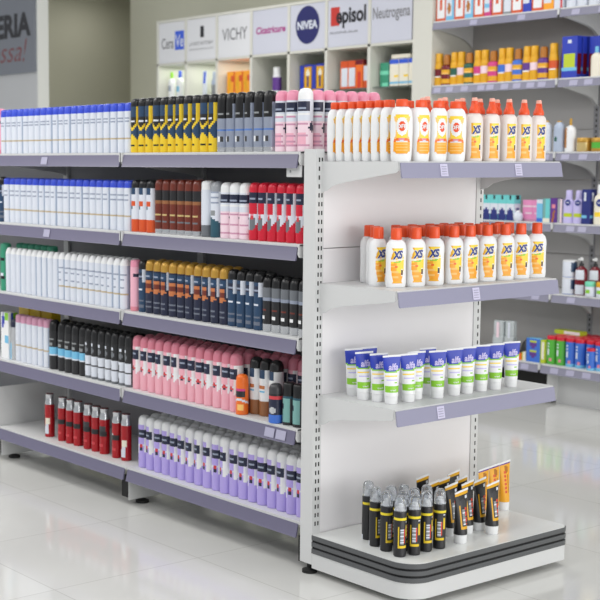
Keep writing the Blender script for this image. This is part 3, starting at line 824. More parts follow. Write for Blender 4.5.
# ------------------------------------------------------------------ wall rack at the back
XF, XB = 3.35, 3.725
ZW = [2.281, 1.885, 1.467, 1.0575, .6475, .2405]
YL, YJ2, YR = 2.552, 1.590, .628
wr = tag(empty('wall_rack', (3.72, 1.59, 0)), 'grey wall rack with six stocked shelves standing against the back wall', 'shelf rack')
WO = Vector((3.72, 1.59, 0))
def wb(b, name, parent):
    b.v = [(x-WO.x, y-WO.y, z-WO.z) for x, y, z in b.v]
    return b.build(name, parent)
for y in (YJ2, YR):
    b = B().box(XB-.002, XB+.06, y-.02, y+.02, 0, 2.75, 'back_grey')
    z = .3
    while z < 2.7: b.box(XB-.003, XB-.0015, y-.004, y+.004, z, z+.016, 'slot'); z += .032
    wb(b, 'upright', wr)
mat('rack_grey', (178, 176, 175), .5)
for y0, y1 in ((YJ2+.02, YL), (YR+.02, YJ2-.02)):
    for z0, z1 in ((.1, .85), (.853, 1.30), (1.303, 1.60), (1.603, 2.75)):
        wb(B().box(XB, XB+.02, y0, y1, z0, z1, 'rack_grey'), 'back_panel', wr)
WS = {}
for k, z in enumerate(ZW):
    for bay, (y0, y1) in enumerate(((YJ2, YL), (YR, YJ2))):
        xf = 3.27 if k == 5 else XF
        s = wb(B().box(xf, XB-.003, y0+.004, y1-.004, z-.008, z, 'powder_white'), 'shelf', wr); WS[k, bay] = s
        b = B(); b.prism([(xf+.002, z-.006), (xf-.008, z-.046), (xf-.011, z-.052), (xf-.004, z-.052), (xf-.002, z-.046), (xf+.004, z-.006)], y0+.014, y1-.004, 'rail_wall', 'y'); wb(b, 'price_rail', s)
        if k < 5:
            for yb in (y0+.006, y1-.008):
                b = B(); b.prism([(xf+.004, z-.008), (xf+.004, z-.04), (3.60, z-.085), (3.66, z-.105), (XB-.003, z-.15), (XB-.003, z-.008)], yb-.0015, yb+.0015, 'powder_white', 'y'); wb(b, 'shelf_bracket', s)
        wb(B().box(xf-.008, xf+.004, y0+.001, y0+.013, z-.036, z, 'powder_white'), 'end_clip', s)
def wtag(k, bay, y, w=.055):
    xf = 3.27 if k == 5 else XF; z = ZW[k]; b = B()
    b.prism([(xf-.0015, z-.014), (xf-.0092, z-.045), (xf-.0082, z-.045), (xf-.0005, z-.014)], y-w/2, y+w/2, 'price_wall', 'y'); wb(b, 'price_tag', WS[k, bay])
for k, bay, y in ((0,0,2.22),(0,0,1.86),(0,1,1.48),(0,1,1.30),(1,0,2.50),(1,0,2.40),(1,0,2.28),(1,0,2.15),(1,0,2.08),(1,0,1.97),(1,0,1.88),(1,0,1.78),(1,0,1.70),(1,1,1.48),(1,1,1.38),(2,0,1.66),(2,1,1.52),(2,1,1.40),(2,1,1.26),
                  (3,0,1.72),(3,1,1.47),(3,1,1.39),(4,0,1.70),(4,1,1.45),(5,0,1.78),(5,0,1.70),(5,1,1.49),(5,1,1.38),(5,1,1.27)): wtag(k, bay, y)
wb(B().box(3.40, 3.415, YR+.01, YJ2-.02, .0, .17, 'powder_white').box(3.30, 3.70, YJ2-.03, YJ2-.027, .02, .18, 'powder_white'), 'kick_plate', wr)
wb(B().box(3.40, 3.415, YJ2+.01, YL-.01, .0, .17, 'rubber'), 'kick_plate', wr)

PW = ['top shelf of wall rack', 'second shelf of wall rack', 'third shelf of wall rack', 'fourth shelf of wall rack', 'fifth shelf of wall rack', 'bottom shelf of wall rack']
def wplace(key, k, y, lab, cat, x=None, group=None, rz=0, dz=0):
    base = 3.27 if k == 5 else XF
    place(key, ((base+.045) if x is None else x, y, ZW[k]+.0004+dz), -PI/2+rz, f'{lab}, {PW[k]}', cat, group)
# top: cartons and white bottles
def framed(c, h, w):
    return lambda u, v: (c if v < .10 or u < .12 or v > .95 or (u > .85) else 'orange_red' if (u-.5)**2+(v-.5)**2*.6 < .02 else 'white_plastic')
carton('c_or', .082, .05, .20, framed('orange_red', 0, 0), side='orange_red')
carton('c_sky', .066, .05, .16, lambda u, v: 'sky' if v < .2 or u > .8 else 'amber' if (u-.4)**2+(v-.45)**2 < .05 else 'soft_white', side='sky')
carton('c_pur', .054, .05, .15, lambda u, v: 'magenta' if v < .18 or u > .7 else 'sky' if .35 < v < .5 else 'soft_white', side='wine')
carton('c_gry', .060, .05, .17, lambda u, v: 'grey' if v < .1 or u < .1 else 'soft_white', side='grey')
carton('c_blu', .060, .05, .15, lambda u, v: 'royal' if v < .3 or u > .75 else 'soft_white', side='royal')
carton('c_ora', .072, .05, .15, lambda u, v: 'label_orange' if v < .25 or u > .8 else 'orange' if v > .7 else 'soft_white', side='orange')
carton('c_wht', .058, .05, .15, lambda u, v: 'red_dot' if u > .8 else 'soft_white', side='white_plastic')
for i, (key, y, lab) in enumerate([('c_or',2.505,'white carton framed in red, beside the cabinet'),('c_sky',2.432,'light blue carton between the first red-framed cartons'),('c_or',2.356,'white carton framed in red, second one'),('c_sky',2.280,'light blue carton beside the third red-framed carton'),
        ('c_or',2.203,'white carton framed in red, third one'),('c_pur',2.133,'magenta and white carton'),('c_or',2.062,'white carton framed in red, fourth one'),('c_gry',1.988,'grey and white carton'),('c_or',1.914,'white carton framed in red, fifth one'),
        ('c_blu',1.840,'royal blue and white carton'),('c_or',1.765,'white carton framed in red, sixth one'),('c_ora',1.686,'orange carton'),('c_wht',1.619,'white carton with red edge')]):
    wplace(key, 0, y, lab, 'box')
def simple_bottle(key, h, a, d, body_fn, cap_m, cap_h, neck=.5, name='bottle', cap_r=None, n=2.3, taper=.0, label=None, shoulder=.82):
    hb = h-cap_h
    prof = [(0,.9),(.01,.98),(.03,1.0),(.25,1.0-taper*.3),(.5,1.0-taper*.6),(shoulder-.06,1.0-taper),(shoulder+.02,.96-taper),(shoulder+.08,.86-taper),(.95,max(neck,.62)),(1.0,neck)]
    rings = []
    for i in range(len(prof)-1):
        (z0, s0), (z1, s1_) = prof[i], prof[i+1]; m = max(1, int((z1-z0)/.045))
        for q in range(m): rings.append((hb*(z0+(z1-z0)*q/m), s0+(s1_-s0)*q/m))
    rings.append((hb, prof[-1][1]))
    b = B(); b.loft([(z, a*s, d*min(1, s*1.05), n) for z, s in rings], 24, lambda t, z: body_fn(t, z/h)); body = b.build('bottle_body')
    cr = cap_r or a*neck*.95
    b = B(); b.loft([(hb+.0003, cr, cr*min(1, d/a*1.3), 2), (h-.004, cr*.97, cr*.97*min(1, d/a*1.3), 2), (h-.001, cr*.88, cr*.88*min(1, d/a*1.3), 2), (h, cr*.6, cr*.6*min(1, d/a*1.3), 2)], 20, cap_m); cp = b.build('cap')
    return proto(key, name, [body, cp])
simple_bottle('wb', .135, .034, .022, lambda t, z: 'soft_white' if not (.3 < z < .55 and A(t) < .6) else 'shade_white', 'white_plastic', .03)
for i, y in enumerate((1.542, 1.470, 1.391)):
    wplace('wb', 0, y, f'white bottle, {ORD[i]} from left beside the cartons', 'bottle', group='white bottles on the top shelf of the wall rack')
# second: yellow sun-care bottles and jars in coloured sets
def sun(key, col, h=.20):
    simple_bottle(key, h, .0295, .022, lambda t, z: col if .28 < z < .52 else 'white_plastic' if .24 < z < .28 and A(t) < .8 else 'deep_yellow', 'deep_yellow', .055, .84, name='sun_lotion_bottle', cap_r=.0235)
def sunw(key, col, h=.20):
    simple_bottle(key, h, .0295, .022, lambda t, z: 'pale_pink' if .28 < z < .52 else 'deep_yellow', 'deep_yellow', .055, .84, name='sun_lotion_bottle', cap_r=.0235)
def jar(key, col, h=.19, r=.036, name='tanning_jar'):
    hb = h*.60
    b = B(); b.loft([(0, r*.95, r*.95, 2), (.004, r, r, 2)] + [(hb*q/12, r, r, 2) for q in range(1, 13)] + [(hb+.006, r*.9, r*.9, 2), (hb+.012, r*.6, r*.6, 2)], 24,
        lambda t, z: col if z > hb*.8 or .32*hb < z < .58*hb or z < hb*.08 else 'peach' if .58*hb < z < .7*hb and A(t) < .8 else 'deep_yellow'); body = b.build('bottle_body')
    b = B(); b.loft([(hb+.0122, r*.66, r*.66, 2), (h*.9, r*.64, r*.64, 2), (h*.985, r*.54, r*.54, 2), (h, r*.35, r*.35, 2)], 20, 'amber'); cp = b.build('cap')
    return proto(key, name, [body, cp])
sun('sun_wine', 'wine'); jar('jar_wine', 'wine'); sun('sun_green', 'dark_green'); sunw('sunw', 0); jar('jar_green', 'dark_green'); sun('sun_mag', 'magenta'); jar('jar_mag', 'magenta'); sun('sun_blue', 'blue'); jar('jar_blue', 'blue'); sun('sun_vio', 'violet'); jar('jar_vio', 'violet'); sun('sun_red', 'orange_red', .205)
sb = 'yellow sun bottle with '
for key, y, lab, cat in [('sun_wine',2.505,sb+'wine band beside the cabinet','bottle'),('jar_wine',2.440,'wine-banded yellow bottle with amber cap','bottle'),('sun_green',2.378,sb+'dark green band','bottle'),('sunw',2.322,sb+'pale label beside the green-banded bottle','bottle'),('jar_green',2.258,'dark green banded stout bottle with amber cap','bottle'),
        ('sun_mag',2.190,sb+'magenta band','bottle'),('sunw',2.136,sb+'pale label beside the magenta-banded bottle','bottle'),('jar_mag',2.070,'magenta banded stout bottle with amber cap','bottle'),('sun_blue',2.003,sb+'blue band','bottle'),('sunw',1.949,sb+'pale label beside the blue-banded bottle','bottle'),('jar_blue',1.884,'blue banded stout bottle with amber cap','bottle'),
        ('sun_vio',1.819,sb+'violet band','bottle'),('sunw',1.765,sb+'pale label beside the violet-banded bottle','bottle'),('jar_vio',1.700,'violet banded stout bottle with amber cap','bottle'),('sun_red',1.630,sb+'red band beside the blue cartons','bottle')]:
    wplace(key, 1, y+.026, lab, cat, rz=.1, group='yellow sun-care bottles on the wall rack')
wplace('sun_red', 1, 1.622, 'yellow bottle with red band standing behind its twin', 'bottle', x=XF+.105)
carton('c_bigblue', .105, .04, .235, lambda u, v: 'soft_white' if A(u-.5)*.8+A(v-.85)*1.1 < .11 else 'lime' if .22 < v < .58 and .12 < u < .9 else 'sky' if .18 < v < .22 else 'royal', side='royal', fl=lambda u, v: 'wine' if v < .6 and v > .05 else 'royal')
wplace('c_bigblue', 1, 1.535, 'large royal blue carton with lime panel, frontmost', 'box')
for i in range(3):
    wplace('c_bigblue', 1, 1.528-.008*i, f'royal blue carton, {ORD[i]} behind the frontmost', 'box', x=XF+.045+.044*(i+1))
carton('c_bigblue2', .10, .04, .232, lambda u, v: 'wine' if v < .6 else 'royal', side='royal')
wplace('c_bigblue2', 1, 1.405, 'royal blue and wine carton behind the baby-lotion bottle', 'box', x=XF+.12)
simple_bottle('baby', .168, .033, .022, lambda t, z: 'sky' if (.42 < z < .44) and A(t) < .6 else 'cream', 'sky', .035, .36, taper=-.0, name='lotion_bottle')
wplace('baby', 1, 1.365, 'cream bottle with light blue cap beside the blue cartons', 'bottle')
# third
simple_bottle('tallwhite', .18, .030, .022, lambda t, z: 'dark_green' if A(t) < .35 and .30 < z < .46 else 'soft_white', 'gold', .010, .45, name='shampoo_bottle')
wplace('tallwhite', 2, 1.690, 'tall white bottle half hidden by the end spray bottle', 'bottle')
simple_bottle('tallgrey', .178, .034, .022, lambda t, z: 'dark_green' if A(t+.2) < .3 and .32 < z < .5 else 'shade_white', 'gold', .008, .5, name='shampoo_bottle')
wplace('tallgrey', 2, 1.603, 'tall pale grey bottle with green mark', 'bottle')
simple_bottle('whitegold', .19, .034, .022, lambda t, z: 'amber' if t < -.2 and .12 < z < .72 else 'white_plastic', 'gold', .040, .26, name='pump_bottle', cap_r=.008)
wplace('whitegold', 2, 1.525, 'white bottle with gold neck and gold panel', 'bottle')
b = B(); r = .045; b.loft([(0, r*.95, r*.95, 2), (.003, r, r, 2), (.052, r, r, 2), (.053, r*.96, r*.96, 2)], 28, lambda t, z: 'cream_gold' if .018 < z < .04 and A(t) < .8 else 'gold'); jb = b.build('jar_body')
b = B(); b.loft([(.0532, r*.97, r*.97, 2), (.055, r*1.01, r*1.01, 2), (.075, r*1.01, r*1.01, 2), (.078, r*.97, r*.97, 2)], 28, 'gold'); jl = b.build('lid'); proto('goldjar', 'cream_jar', [jb, jl])
wplace('goldjar', 2, 1.433, 'gold jar beside the gold-necked bottle', 'jar', x=XF+.055, group='gold jars on the wall rack')
b = B(); b.loft([(0, r*.95, r*.95, 2), (.003, r, r, 2), (.018, r, r, 2), (.052, r, r, 2), (.053, r*.96, r*.96, 2)], 28, lambda t, z: 'green' if .018 < z < .052 and A(t) < .8 else 'gold'); jb = b.build('jar_body')
b = B(); b.loft([(.0532, r*.97, r*.97, 2), (.055, r*1.01, r*1.01, 2), (.075, r*1.01, r*1.01, 2), (.078, r*.97, r*.97, 2)], 28, 'gold'); jl = b.build('lid'); proto('goldjar_green', 'cream_jar', [jb, jl])
wplace('goldjar_green', 2, 1.333, 'gold jar with green label', 'jar', x=XF+.055, group='gold jars on the wall rack')
carton('c_lowblue', .20, .06, .05, lambda u, v: 'deep_blue' if v > .3 else 'white_plastic', side='deep_blue')
# fourth
carton('c_teal', .0605, .06, .152, lambda u, v: 'deep_blue' if v < .34+.14*math.sin(u*PI) and v > 0 and (v < .28 or A(u-.5) < .35) else 'near_black' if v > .86 and A(u-.5) < .14 else 'turquoise' if v > .68 else 'soft_white', side='turquoise')
for i, y in enumerate((2.102, 2.041, 1.980, 1.919)):
    wplace('c_teal', 3, y, f'turquoise and navy carton, {ORD[i]} of four from left', 'box', group='turquoise cartons on the wall rack')
b = B(); b.loft([(0, .02, .02, 2), (.01, .027, .027, 2), (.028, .03, .03, 2), (.045, .025, .025, 2), (.055, .012, .012, 2)], 20, lambda t, z: 'soft_white'); p1 = b.build('pot_body')
b = B(); b.loft([(.0552, .012, .012, 2), (.060, .011, .011, 2), (.063, .008, .008, 2)], 16, 'white_plastic'); p2 = b.build('lid'); proto('ball', 'cotton_pot', [p1, p2])
wplace('ball', 3, 1.875, 'small round white pot in front of the pink cartons', 'pot', x=XF+.035)
carton('c_pink', .070, .06, .125, lambda u, v: 'pale_pink' if .68 < v < .78 or .35 < v < .45 and u > .3 else 'pink_line' if v < .1 else 'hot_pink', side='hot_pink')
for i, y in enumerate((1.835, 1.764)): wplace('c_pink', 3, y, f'pink carton, {ORD[i]} of two', 'box', x=XF+.10, group='pink cartons on the wall rack')
carton('c_lb', .043, .05, .132, lambda u, v: 'soft_white' if v > .8 else 'sky' if v > .2 else 'blue', side='sky')
wplace('c_lb', 3, 1.707, 'narrow light blue carton beside the pink cartons', 'box')
carton('c_tq', .050, .05, .137, lambda u, v: 'cream' if v < .2 else 'turquoise' if u > .4 else 'teal_light', side='turquoise')
wplace('c_tq', 3, 1.659, 'narrow turquoise carton', 'box')
carton('c_wine', .050, .05, .142, lambda u, v: 'amber' if A(u-.5-(v-.3)*.5) < .14 and v < .5 else 'coral_pink' if .62 < v < .75 and A(u-.5) < .3 else 'violet', side='violet')
wplace('c_wine', 3, 1.608, 'narrow purple carton with amber swirl', 'box')
carton('c_silver', .031, .05, .139, lambda u, v: 'silver' if u < .6 else 'pale_pink', side='mid_grey')
wplace('c_silver', 3, 1.565, 'narrow silver carton beside the lavender bottles', 'box')
def badge(key, h, a, d, col, cap_m, cap_h, bz, br, second=None, name='lotion_bottle'):
    r = simple_bottle(key, h, a, d, lambda t, z: (second if second and .18 < z < .32 and A(t) < .7 else col), cap_m, cap_h, .62, name=name, n=2.5)
    b = B(); sf = ell(a, d)
    def rnd(u, v): return 'logo_blue' if (u-.5)**2+(v-.5)**2 < .25 else None
    patch(b, -br, br, bz-br, bz+br, 14, 14, rnd, lambda x, z: -d, .0010)
    text_on(b, 'NIVEA', br*1.4, br*.42, 'white_plastic', lambda x, z: -d, 0, bz, .02, 0, 0, .0016)
    o = b.build('label'); o.parent = r; KIDS[r.name] = list(r.children); KIDS[o.name] = []
badge('lavbottle', .190, .033, .02, 'lav_light', 'lav_light', .045, .118, .017, 'lime')
for i, y in enumerate((1.519, 1.451)): wplace('lavbottle', 3, y, f'lavender bottle with navy disc, {ORD[i]} of two', 'bottle', rz=.25, group='lavender bottles on the wall rack')
carton('c_navy', .057, .06, .196, lambda u, v: 'soft_white' if .70 < v < .90 and .25 < u < .5 else 'sky' if .2 < v < .26 and u < .6 else 'deep_blue', side='deep_blue')
wplace('c_navy', 3, 1.383, 'tall navy carton beside the lavender bottles', 'box')
badge('creambottle', .225, .042, .026, 'cream', 'white_plastic', .05, .122, .021, 'label_yellow')
wplace('creambottle', 3, 1.300, 'large cream bottle with navy disc', 'bottle', rz=.2)
# fifth
b = B()
def f_stack(t, z): return 'blue' if z < .012 else 'navy_blue' if (.118 < z < .135 or .05 < z < .066) and A(t) > .7 else 'mid_grey' if A(t) > 1.3 else 'soft_white'
rs = []
for k in range(3): rs += [(.06*k+.001, .038, .038, 2), (.06*k+.006, .041, .041, 2), (.06*k+.03, .041, .041, 2), (.06*k+.054, .041, .041, 2), (.06*k+.0595, .038, .038, 2)]
b = B(); b.loft([(0, .038, .038, 2), (.003, .041, .041, 2), (.03, .041, .041, 2), (.085, .041, .041, 2), (.090, .039, .039, 2)], 24, lambda t, z: f_stack(t, z)); c1 = b.build('tub_body')
b = B(); b.loft([(.0902, .040, .040, 2), (.092, .0415, .0415, 2), (.096, .0415, .0415, 2), (.098, .039, .039, 2)], 24, 'white_plastic'); c2 = b.build('lid'); proto('tub', 'powder_tub', [c1, c2])
wplace('tub', 4, 1.507, 'lower of two stacked white and blue tubs', 'tub', x=XF+.055)
wplace('tub', 4, 1.507, 'upper of two stacked white and blue tubs', 'tub', x=XF+.055, dz=.0988)
wplace('tub', 4, 1.52, 'white and blue tub behind the stacked pair', 'tub', x=XF+.15)
def pump(key, col, lab_m):
    b = B(); b.loft([(0, .033, .024, 2.4), (.004, .036, .026, 2.4), (.03, .036, .026, 2.4), (.06, .036, .026, 2.4), (.09, .036, .026, 2.4), (.12, .036, .026, 2.4), (.145, .034, .025, 2.4), (.158, .022, .018, 2.2), (.166, .012, .012, 2)], 24, lambda t, z: lab_m if (.01 < z < .07 or .10 < z < .14) and -.9 < t < .75 else 'amber' if .075 < z < .09 and A(t) < .4 else col); p1 = b.build('bottle_body')
    b = B(); b.loft([(.1662, .013, .013, 2), (.182, .0125, .0125, 2), (.184, .005, .005, 2), (.198, .005, .005, 2)], 16, 'near_black'); p2 = b.build('pump_collar')
    b = B(); b.loft([(.1982, .010, .010, 2), (.212, .010, .010, 2), (.216, .007, .007, 2)], 16, 'white_plastic'); b.box(-.004, .004, -.036, -.008, .203, .211, 'white_plastic'); p3 = b.build('pump_head')
    return proto(key, 'pump_bottle', [p1, p2, p3])
pump('pumpred', 'wine', 'soft_white')
for i, (y, x) in enumerate(((1.424, XF+.05), (1.355, XF+.085))): wplace('pumpred', 4, y, f'wine-red pump bottle with white label, {ORD[i]} of two', 'bottle', x=x, group='red pump bottles on the wall rack', rz=.15)
simple_bottle('dark', .198, .033, .024, lambda t, z: 'grey' if .5 < z < .72 and A(t) < 1 else 'brown_dark', 'near_black', .03, .4, name='shampoo_bottle')
wplace('dark', 4, 1.268, 'dark brown bottle behind the small yellow-capped pot', 'bottle', x=XF+.10)
def pot(key, capm):
    b = B(); r = .029
    b.loft([(0, r*.93, r*.93, 2), (.003, r, r, 2), (.02, r, r, 2), (.04, r, r, 2), (.056, r, r, 2), (.058, r*.95, r*.95, 2)], 24, lambda t, z: 'leaf' if .012 < z < .045 and A(t) < .4 else 'soft_white'); p1 = b.build('pot_body')
    b = B(); b.loft([(.0582, r*1.0, r*1.0, 2), (.060, r*1.03, r*1.03, 2), (.083, r*1.03, r*1.03, 2), (.086, r*.95, r*.95, 2)], 24, capm); p2 = b.build('lid'); return proto(key, 'cream_pot', [p1, p2])
pot('potmint', 'mint'); pot('potyellow', 'deep_yellow')
wplace('potmint', 4, 1.337, 'small white pot with mint lid', 'pot', x=XF+.018)
wplace('potyellow', 4, 1.270, 'small white pot with yellow lid', 'pot', x=XF+.030)
# bottom
for i, y in enumerate((2.02, 1.93)):
    pass
def blister(key, w, h, m1, m2):
    b = B(); b.cbox(-w/2, w/2, -.02, .02, 0, h*.55, 'blister', .004); b.cbox(-w/2+.004, w/2-.004, -.017, .017, h*.551, h, 'blister', .004); p1 = b.build('pack_body')
    b = B(); patch(b, -w/2+.008, w/2-.008, .01, h-.01, 6, 10, lambda u, v: m1 if (u-.5)**2+(v-.75)**2 < .05 else m2 if v < .3 else None, lambda x, z: -.02, .001); p2 = b.build('printed_label'); return proto(key, 'clear_pack', [p1, p2])
blister('pack1', .08, .205, 'pale_pink', 'shade_white'); blister('pack2', .07, .21, 'soft_white', 'soft_white')
wplace('pack1', 5, 2.0, 'clear pack with pale pink round print', 'pack', x=3.40)
wplace('pack2', 5, 1.915, 'clear pack with white print', 'pack', x=3.40)
b = B(); b.loft([(0, .05, .045, 2), (.03, .06, .05, 2), (.06, .05, .045, 2), (.09, .04, .036, 2), (.105, .02, .02, 2)], 18, 'near_black'); p1 = b.build('bag_body')
b = B(); b.loft([(.1052, .018, .018, 2), (.111, .022, .022, 2), (.12, .012, .012, 2)], 14, 'brown_dark'); p2 = b.build('bag_tie'); proto('darkbag', 'hair_pad_bag', [p1, p2])
wplace('darkbag', 5, 1.80, 'black rounded bag beside the clear packs', 'bag', x=3.43)
carton('c_orange', .05, .05, .036, lambda u, v: 'orange', side='orange'); wplace('c_orange', 5, 1.772, 'small flat orange carton', 'box', x=3.315)
carton('c_ylw', .028, .05, .05, lambda u, v: 'cream' if u > .3 else 'lime', side='cream'); wplace('c_ylw', 5, 1.732, 'small cream carton beside the flat orange carton', 'box', x=3.32)
def f_bl(u, v):
    for q in (.30, .72):
        if (u-.5)**2*1.2+((v-q)*1.6)**2 < .06: return 'violet'
        if A(v-q-.18) < .05 and A(u-.5) < .25: return 'lime'
    return 'lime' if u < .06 else 'sky' if A(v-.5) < .04 else 'blue'
carton('c_blue', .098, .05, .138, f_bl, side='sky'); wplace('c_blue', 5, 1.662, 'light blue carton with violet discs', 'box', x=3.315)
carton('c_yw', .03, .05, .136, lambda u, v: 'cream' if .2 < v < .9 and .25 < u < .9 else 'lime', side='lime'); wplace('c_yw', 5, 1.594, 'narrow lime and cream carton beside the green cans', 'box', x=3.315)
def wipes(key, col, h=.164, r=.0305):
    b = B(); hb = h*.87
    b.loft([(0, r*.95, r*.95, 2), (.004, r, r, 2)] + [(hb*q/16, r, r, 2) for q in range(1, 17)], 24, lambda t, z: 'soft_white' if A(t+.25) < .28 and .35 < z/h < .75 and int(z*260) % 4 else 'coral_pink' if z/h < .2 and A(t-.3) < .2 and z/h > .12 else 'sky' if col == 'blue' and z/h < .1 else col); p1 = b.build('canister_body')
    b = B(); b.loft([(hb+.0002, r*1.0, r*1.0, 2), (hb+.003, r*1.04, r*1.04, 2), (h-.004, r*1.04, r*1.04, 2), (h, r*.95, r*.95, 2)], 24, 'red'); p2 = b.build('lid'); return proto(key, 'powder_canister', [p1, p2])
wipes('can_green', 'green'); wipes('can_blue', 'blue'); wipes('can_small', 'blue', .125, .023)
for i, y in enumerate((1.551, 1.486)): wplace('can_green', 5, y, f'green canister with red lid, {ORD[i]} of two in front', 'canister', x=3.325, group='green canisters on the wall rack')
for i, y in enumerate((1.420, 1.355, 1.290, 1.222)): wplace('can_blue', 5, y, f'blue canister with red lid, {ORD[i]} in front row', 'canister', x=3.325+(.012 if i == 2 else 0), group='blue canisters on the wall rack')
wplace('can_small', 5, 1.262, 'smaller blue canister standing before the larger ones', 'canister', x=3.293)
for k in (1, 2, 3):
    for i, y in enumerate((1.551, 1.486)): wplace('can_green', 5, y, f'green canister with red lid, {ORD[i]} in {ORD[k]} row', 'canister', x=3.337+.066*k, group='green canisters on the wall rack')
    for i, y in enumerate((1.420, 1.355, 1.290, 1.222)): wplace('can_blue', 5, y, f'blue canister with red lid, {ORD[i]} in {ORD[k]} row', 'canister', x=3.337+.066*k, group='blue canisters on the wall rack')
b = B(); b.cbox(-.09, .09, -.035, .035, 0, .022, 'lime', .002); p1 = b.build('carton_body')
b = B(); b.box(-.02, .088, -.0356, -.034, .002, .020, 'white_plastic'); p2 = b.build('printed_face'); proto('flatpack', 'carton', [p1, p2])
wplace('flatpack', 5, 1.53, 'flat yellow and white carton lying on the green canisters', 'box', x=3.337+.066*1.9, dz=.1644)

# ------------------------------------------------------------------ brand cabinet on the back wall
CX0, CX1 = 3.35, 3.74
DIV = [5.4775, 5.1085, 4.722, 4.318, 3.907, 3.522, 3.110, 2.72]
cab = tag(empty('display_cabinet', (3.55, 4.1, 0)), 'tall cream wall cabinet with seven brand header panels and open niches', 'cabinet')
CO = Vector((3.55, 4.1, 0))
def cb(b, name, parent):
    b.v = [(x-CO.x, y-CO.y, z-CO.z) for x, y, z in b.v]
    return b.build(name, parent)
b = B().box(CX0, CX1, 2.556, 2.72, 0, 2.80, 'cabinet')
cb(b, 'end_pilaster', cab)
cb(B().box(CX0, CX1, 2.72, 5.490, 2.500, 2.52, 'cabinet').box(CX0, CX1, 2.72, 5.490, 2.166, 2.182, 'cabinet').box(CX0, CX1, 2.72, 5.490, 0, .8, 'cabinet'), 'carcass', cab)
cb(B().box(CX1-.012, CX1, 2.72, 5.490, .8, 2.5, 'cabinet'), 'back_panel', cab)
for y in DIV[:-1]: cb(B().box(CX0, CX1-.013, y-.0125, y+.0125, .8, 2.5, 'cabinet'), 'divider', cab)
for i in range(7):
    y1, y0 = DIV[i]-.0125, DIV[i+1]+.0125
    if i == 6: y0 = 2.72
    for zg in (1.900, 1.520, 1.200): cb(B().box(CX0+.03, CX1-.013, y0, y1, zg-.008, zg, 'glass'), 'glass_shelf', cab)
ROTW = Matrix.Rotation(-PI/2, 4, 'Z') @ Matrix.Rotation(PI/2, 4, 'X')
def wall_text(b, txt, w, h, m, x, yc, zc, bold=0, shear=0):
    vs, fs = text_mesh(txt, w, h, bold, shear); n = len(b.v)
    for p, q in vs: b.v.append((x, yc-p, zc+q))
    for f in fs: b.face([n+i for i in f], m)
def hw(*a):
    LT.append(B()); wall_text(LT[-1], *a)
def wall_rect(b, x, yc, zc, w, h, m): b.box(x-.0005, x+.002, yc-w/2, yc+w/2, zc-h/2, zc+h/2, m)
for i in range(7):
    y1, y0 = DIV[i]-.015, DIV[i+1]+.015; yc = (y0+y1)/2; w = y1-y0; zc = 2.342
    hp = cb(B().box(CX0+.004, CX0+.014, y0, y1, 2.184, 2.498, 'sign_lilac' if i in (3, 4, 5, 6) else 'sign_white'), 'header_panel', cab)
    LT = []; em = B(); X = CX0+.003; X2 = X-.0012
    if i == 0:
        hw( 'Cera', w*.46, .085, 'logo_grey', X, yc+w*.16, zc-.005, .01)
        wall_rect(em, X, yc-w*.30, zc+.01, w*.34, .145, 'care_blue')
        hw( 'Ve', w*.30, .095, 'soft_white', X2, yc-w*.30, zc+.006, .015)
    elif i == 1:
        wall_rect(em, X, yc-w*.03, zc+.055, w*.12, .085, 'logo_dark')
        hw( 'LA ROCHE-POSAY', w*.84, .028, 'logo_grey', X, yc, zc-.03)
        hw( 'LABORATOIRE DERMATOLOGIQUE', w*.84, .014, 'logo_grey', X, yc, zc-.075)
    elif i == 2:
        hw( 'VICHY', w*.78, .090, 'logo_grey', X, yc-w*.02, zc+.01, .006)
    elif i == 3:
        hw( 'Cicatricure', w*.84, .052, 'logo_magenta', X, yc-w*.02, zc+.01, .03, .15)
    elif i == 4:
        n = len(em.v); k = 40
        em.v.append((X, yc, zc))
        for q in range(k): em.v.append((X, yc-.122*math.cos(2*PI*q/k), zc+.012+.131*math.sin(2*PI*q/k)))
        for q in range(k): em.face([n, n+1+q, n+1+(q+1)%k], 'disc_navy')
        hw( 'NIVEA', .205, .058, 'soft_white', X2, yc, zc+.012, .035)
    elif i == 5:
        wall_rect(em, X, yc+w*.32, zc+.045, w*.22, .125, 'logo_red')
        hw( 'episol', w*.74, .140, 'logo_dark', X2, yc-w*.08, zc+.032, .03)
        hw( 'PROTETOR SOLAR', w*.70, .014, 'logo_grey', X2, yc+w*.09, zc-.065)
    else:
        hw( 'Neutrogena', w*.92, .100, 'logo_grey', X, yc, zc+.022, .012)
    for b in LT: cb(b, 'lettering', hp)
    if em.v: cb(em, 'emblem', hp)
# things standing in the niches
ZN = 1.9004
def nplace(key, y, lab, cat, x=CX0+.10, group=None, z=ZN): place(key, (x, y, z), -PI/2, lab, cat, group)
simple_bottle('wgreen', .22, .030, .026, lambda t, z: 'grey_text' if .3 < z < .5 and A(t) < .5 else 'white_plastic', 'leaf', .05, .45, name='cleanser_bottle')
simple_bottle('wblue', .225, .032, .026, lambda t, z: 'sky' if .25 < z < .45 and A(t) < .6 else 'white_plastic', 'care_blue', .055, .45, name='cleanser_bottle')
nplace('wgreen', 5.42, 'white bottle with green cap, first niche of the cream cabinet', 'bottle')
nplace('wblue', 5.31, 'white bottle with blue cap, first niche of the cream cabinet', 'bottle')
nplace('wgreen', 5.20, 'white bottle with green cap by the divider, first niche of the cream cabinet', 'bottle')
tube('wtube', 'cream_tube', .21, .055, .02, lambda x, v: 'care_blue' if v > .45 and A(x-.1) < .45 else 'soft_white', 'soft_white', .03, 'soft_white')
nplace('wtube', 4.99, 'white and blue tube, second niche of the cream cabinet', 'tube')
simple_bottle('gbottle', .195, .032, .026, lambda t, z: 'shade_white' if z > .5 else 'grey', 'shade_white', .05, .7, name='cleanser_bottle')
nplace('gbottle', 4.86, 'pale grey bottle, second niche of the cream cabinet', 'bottle')
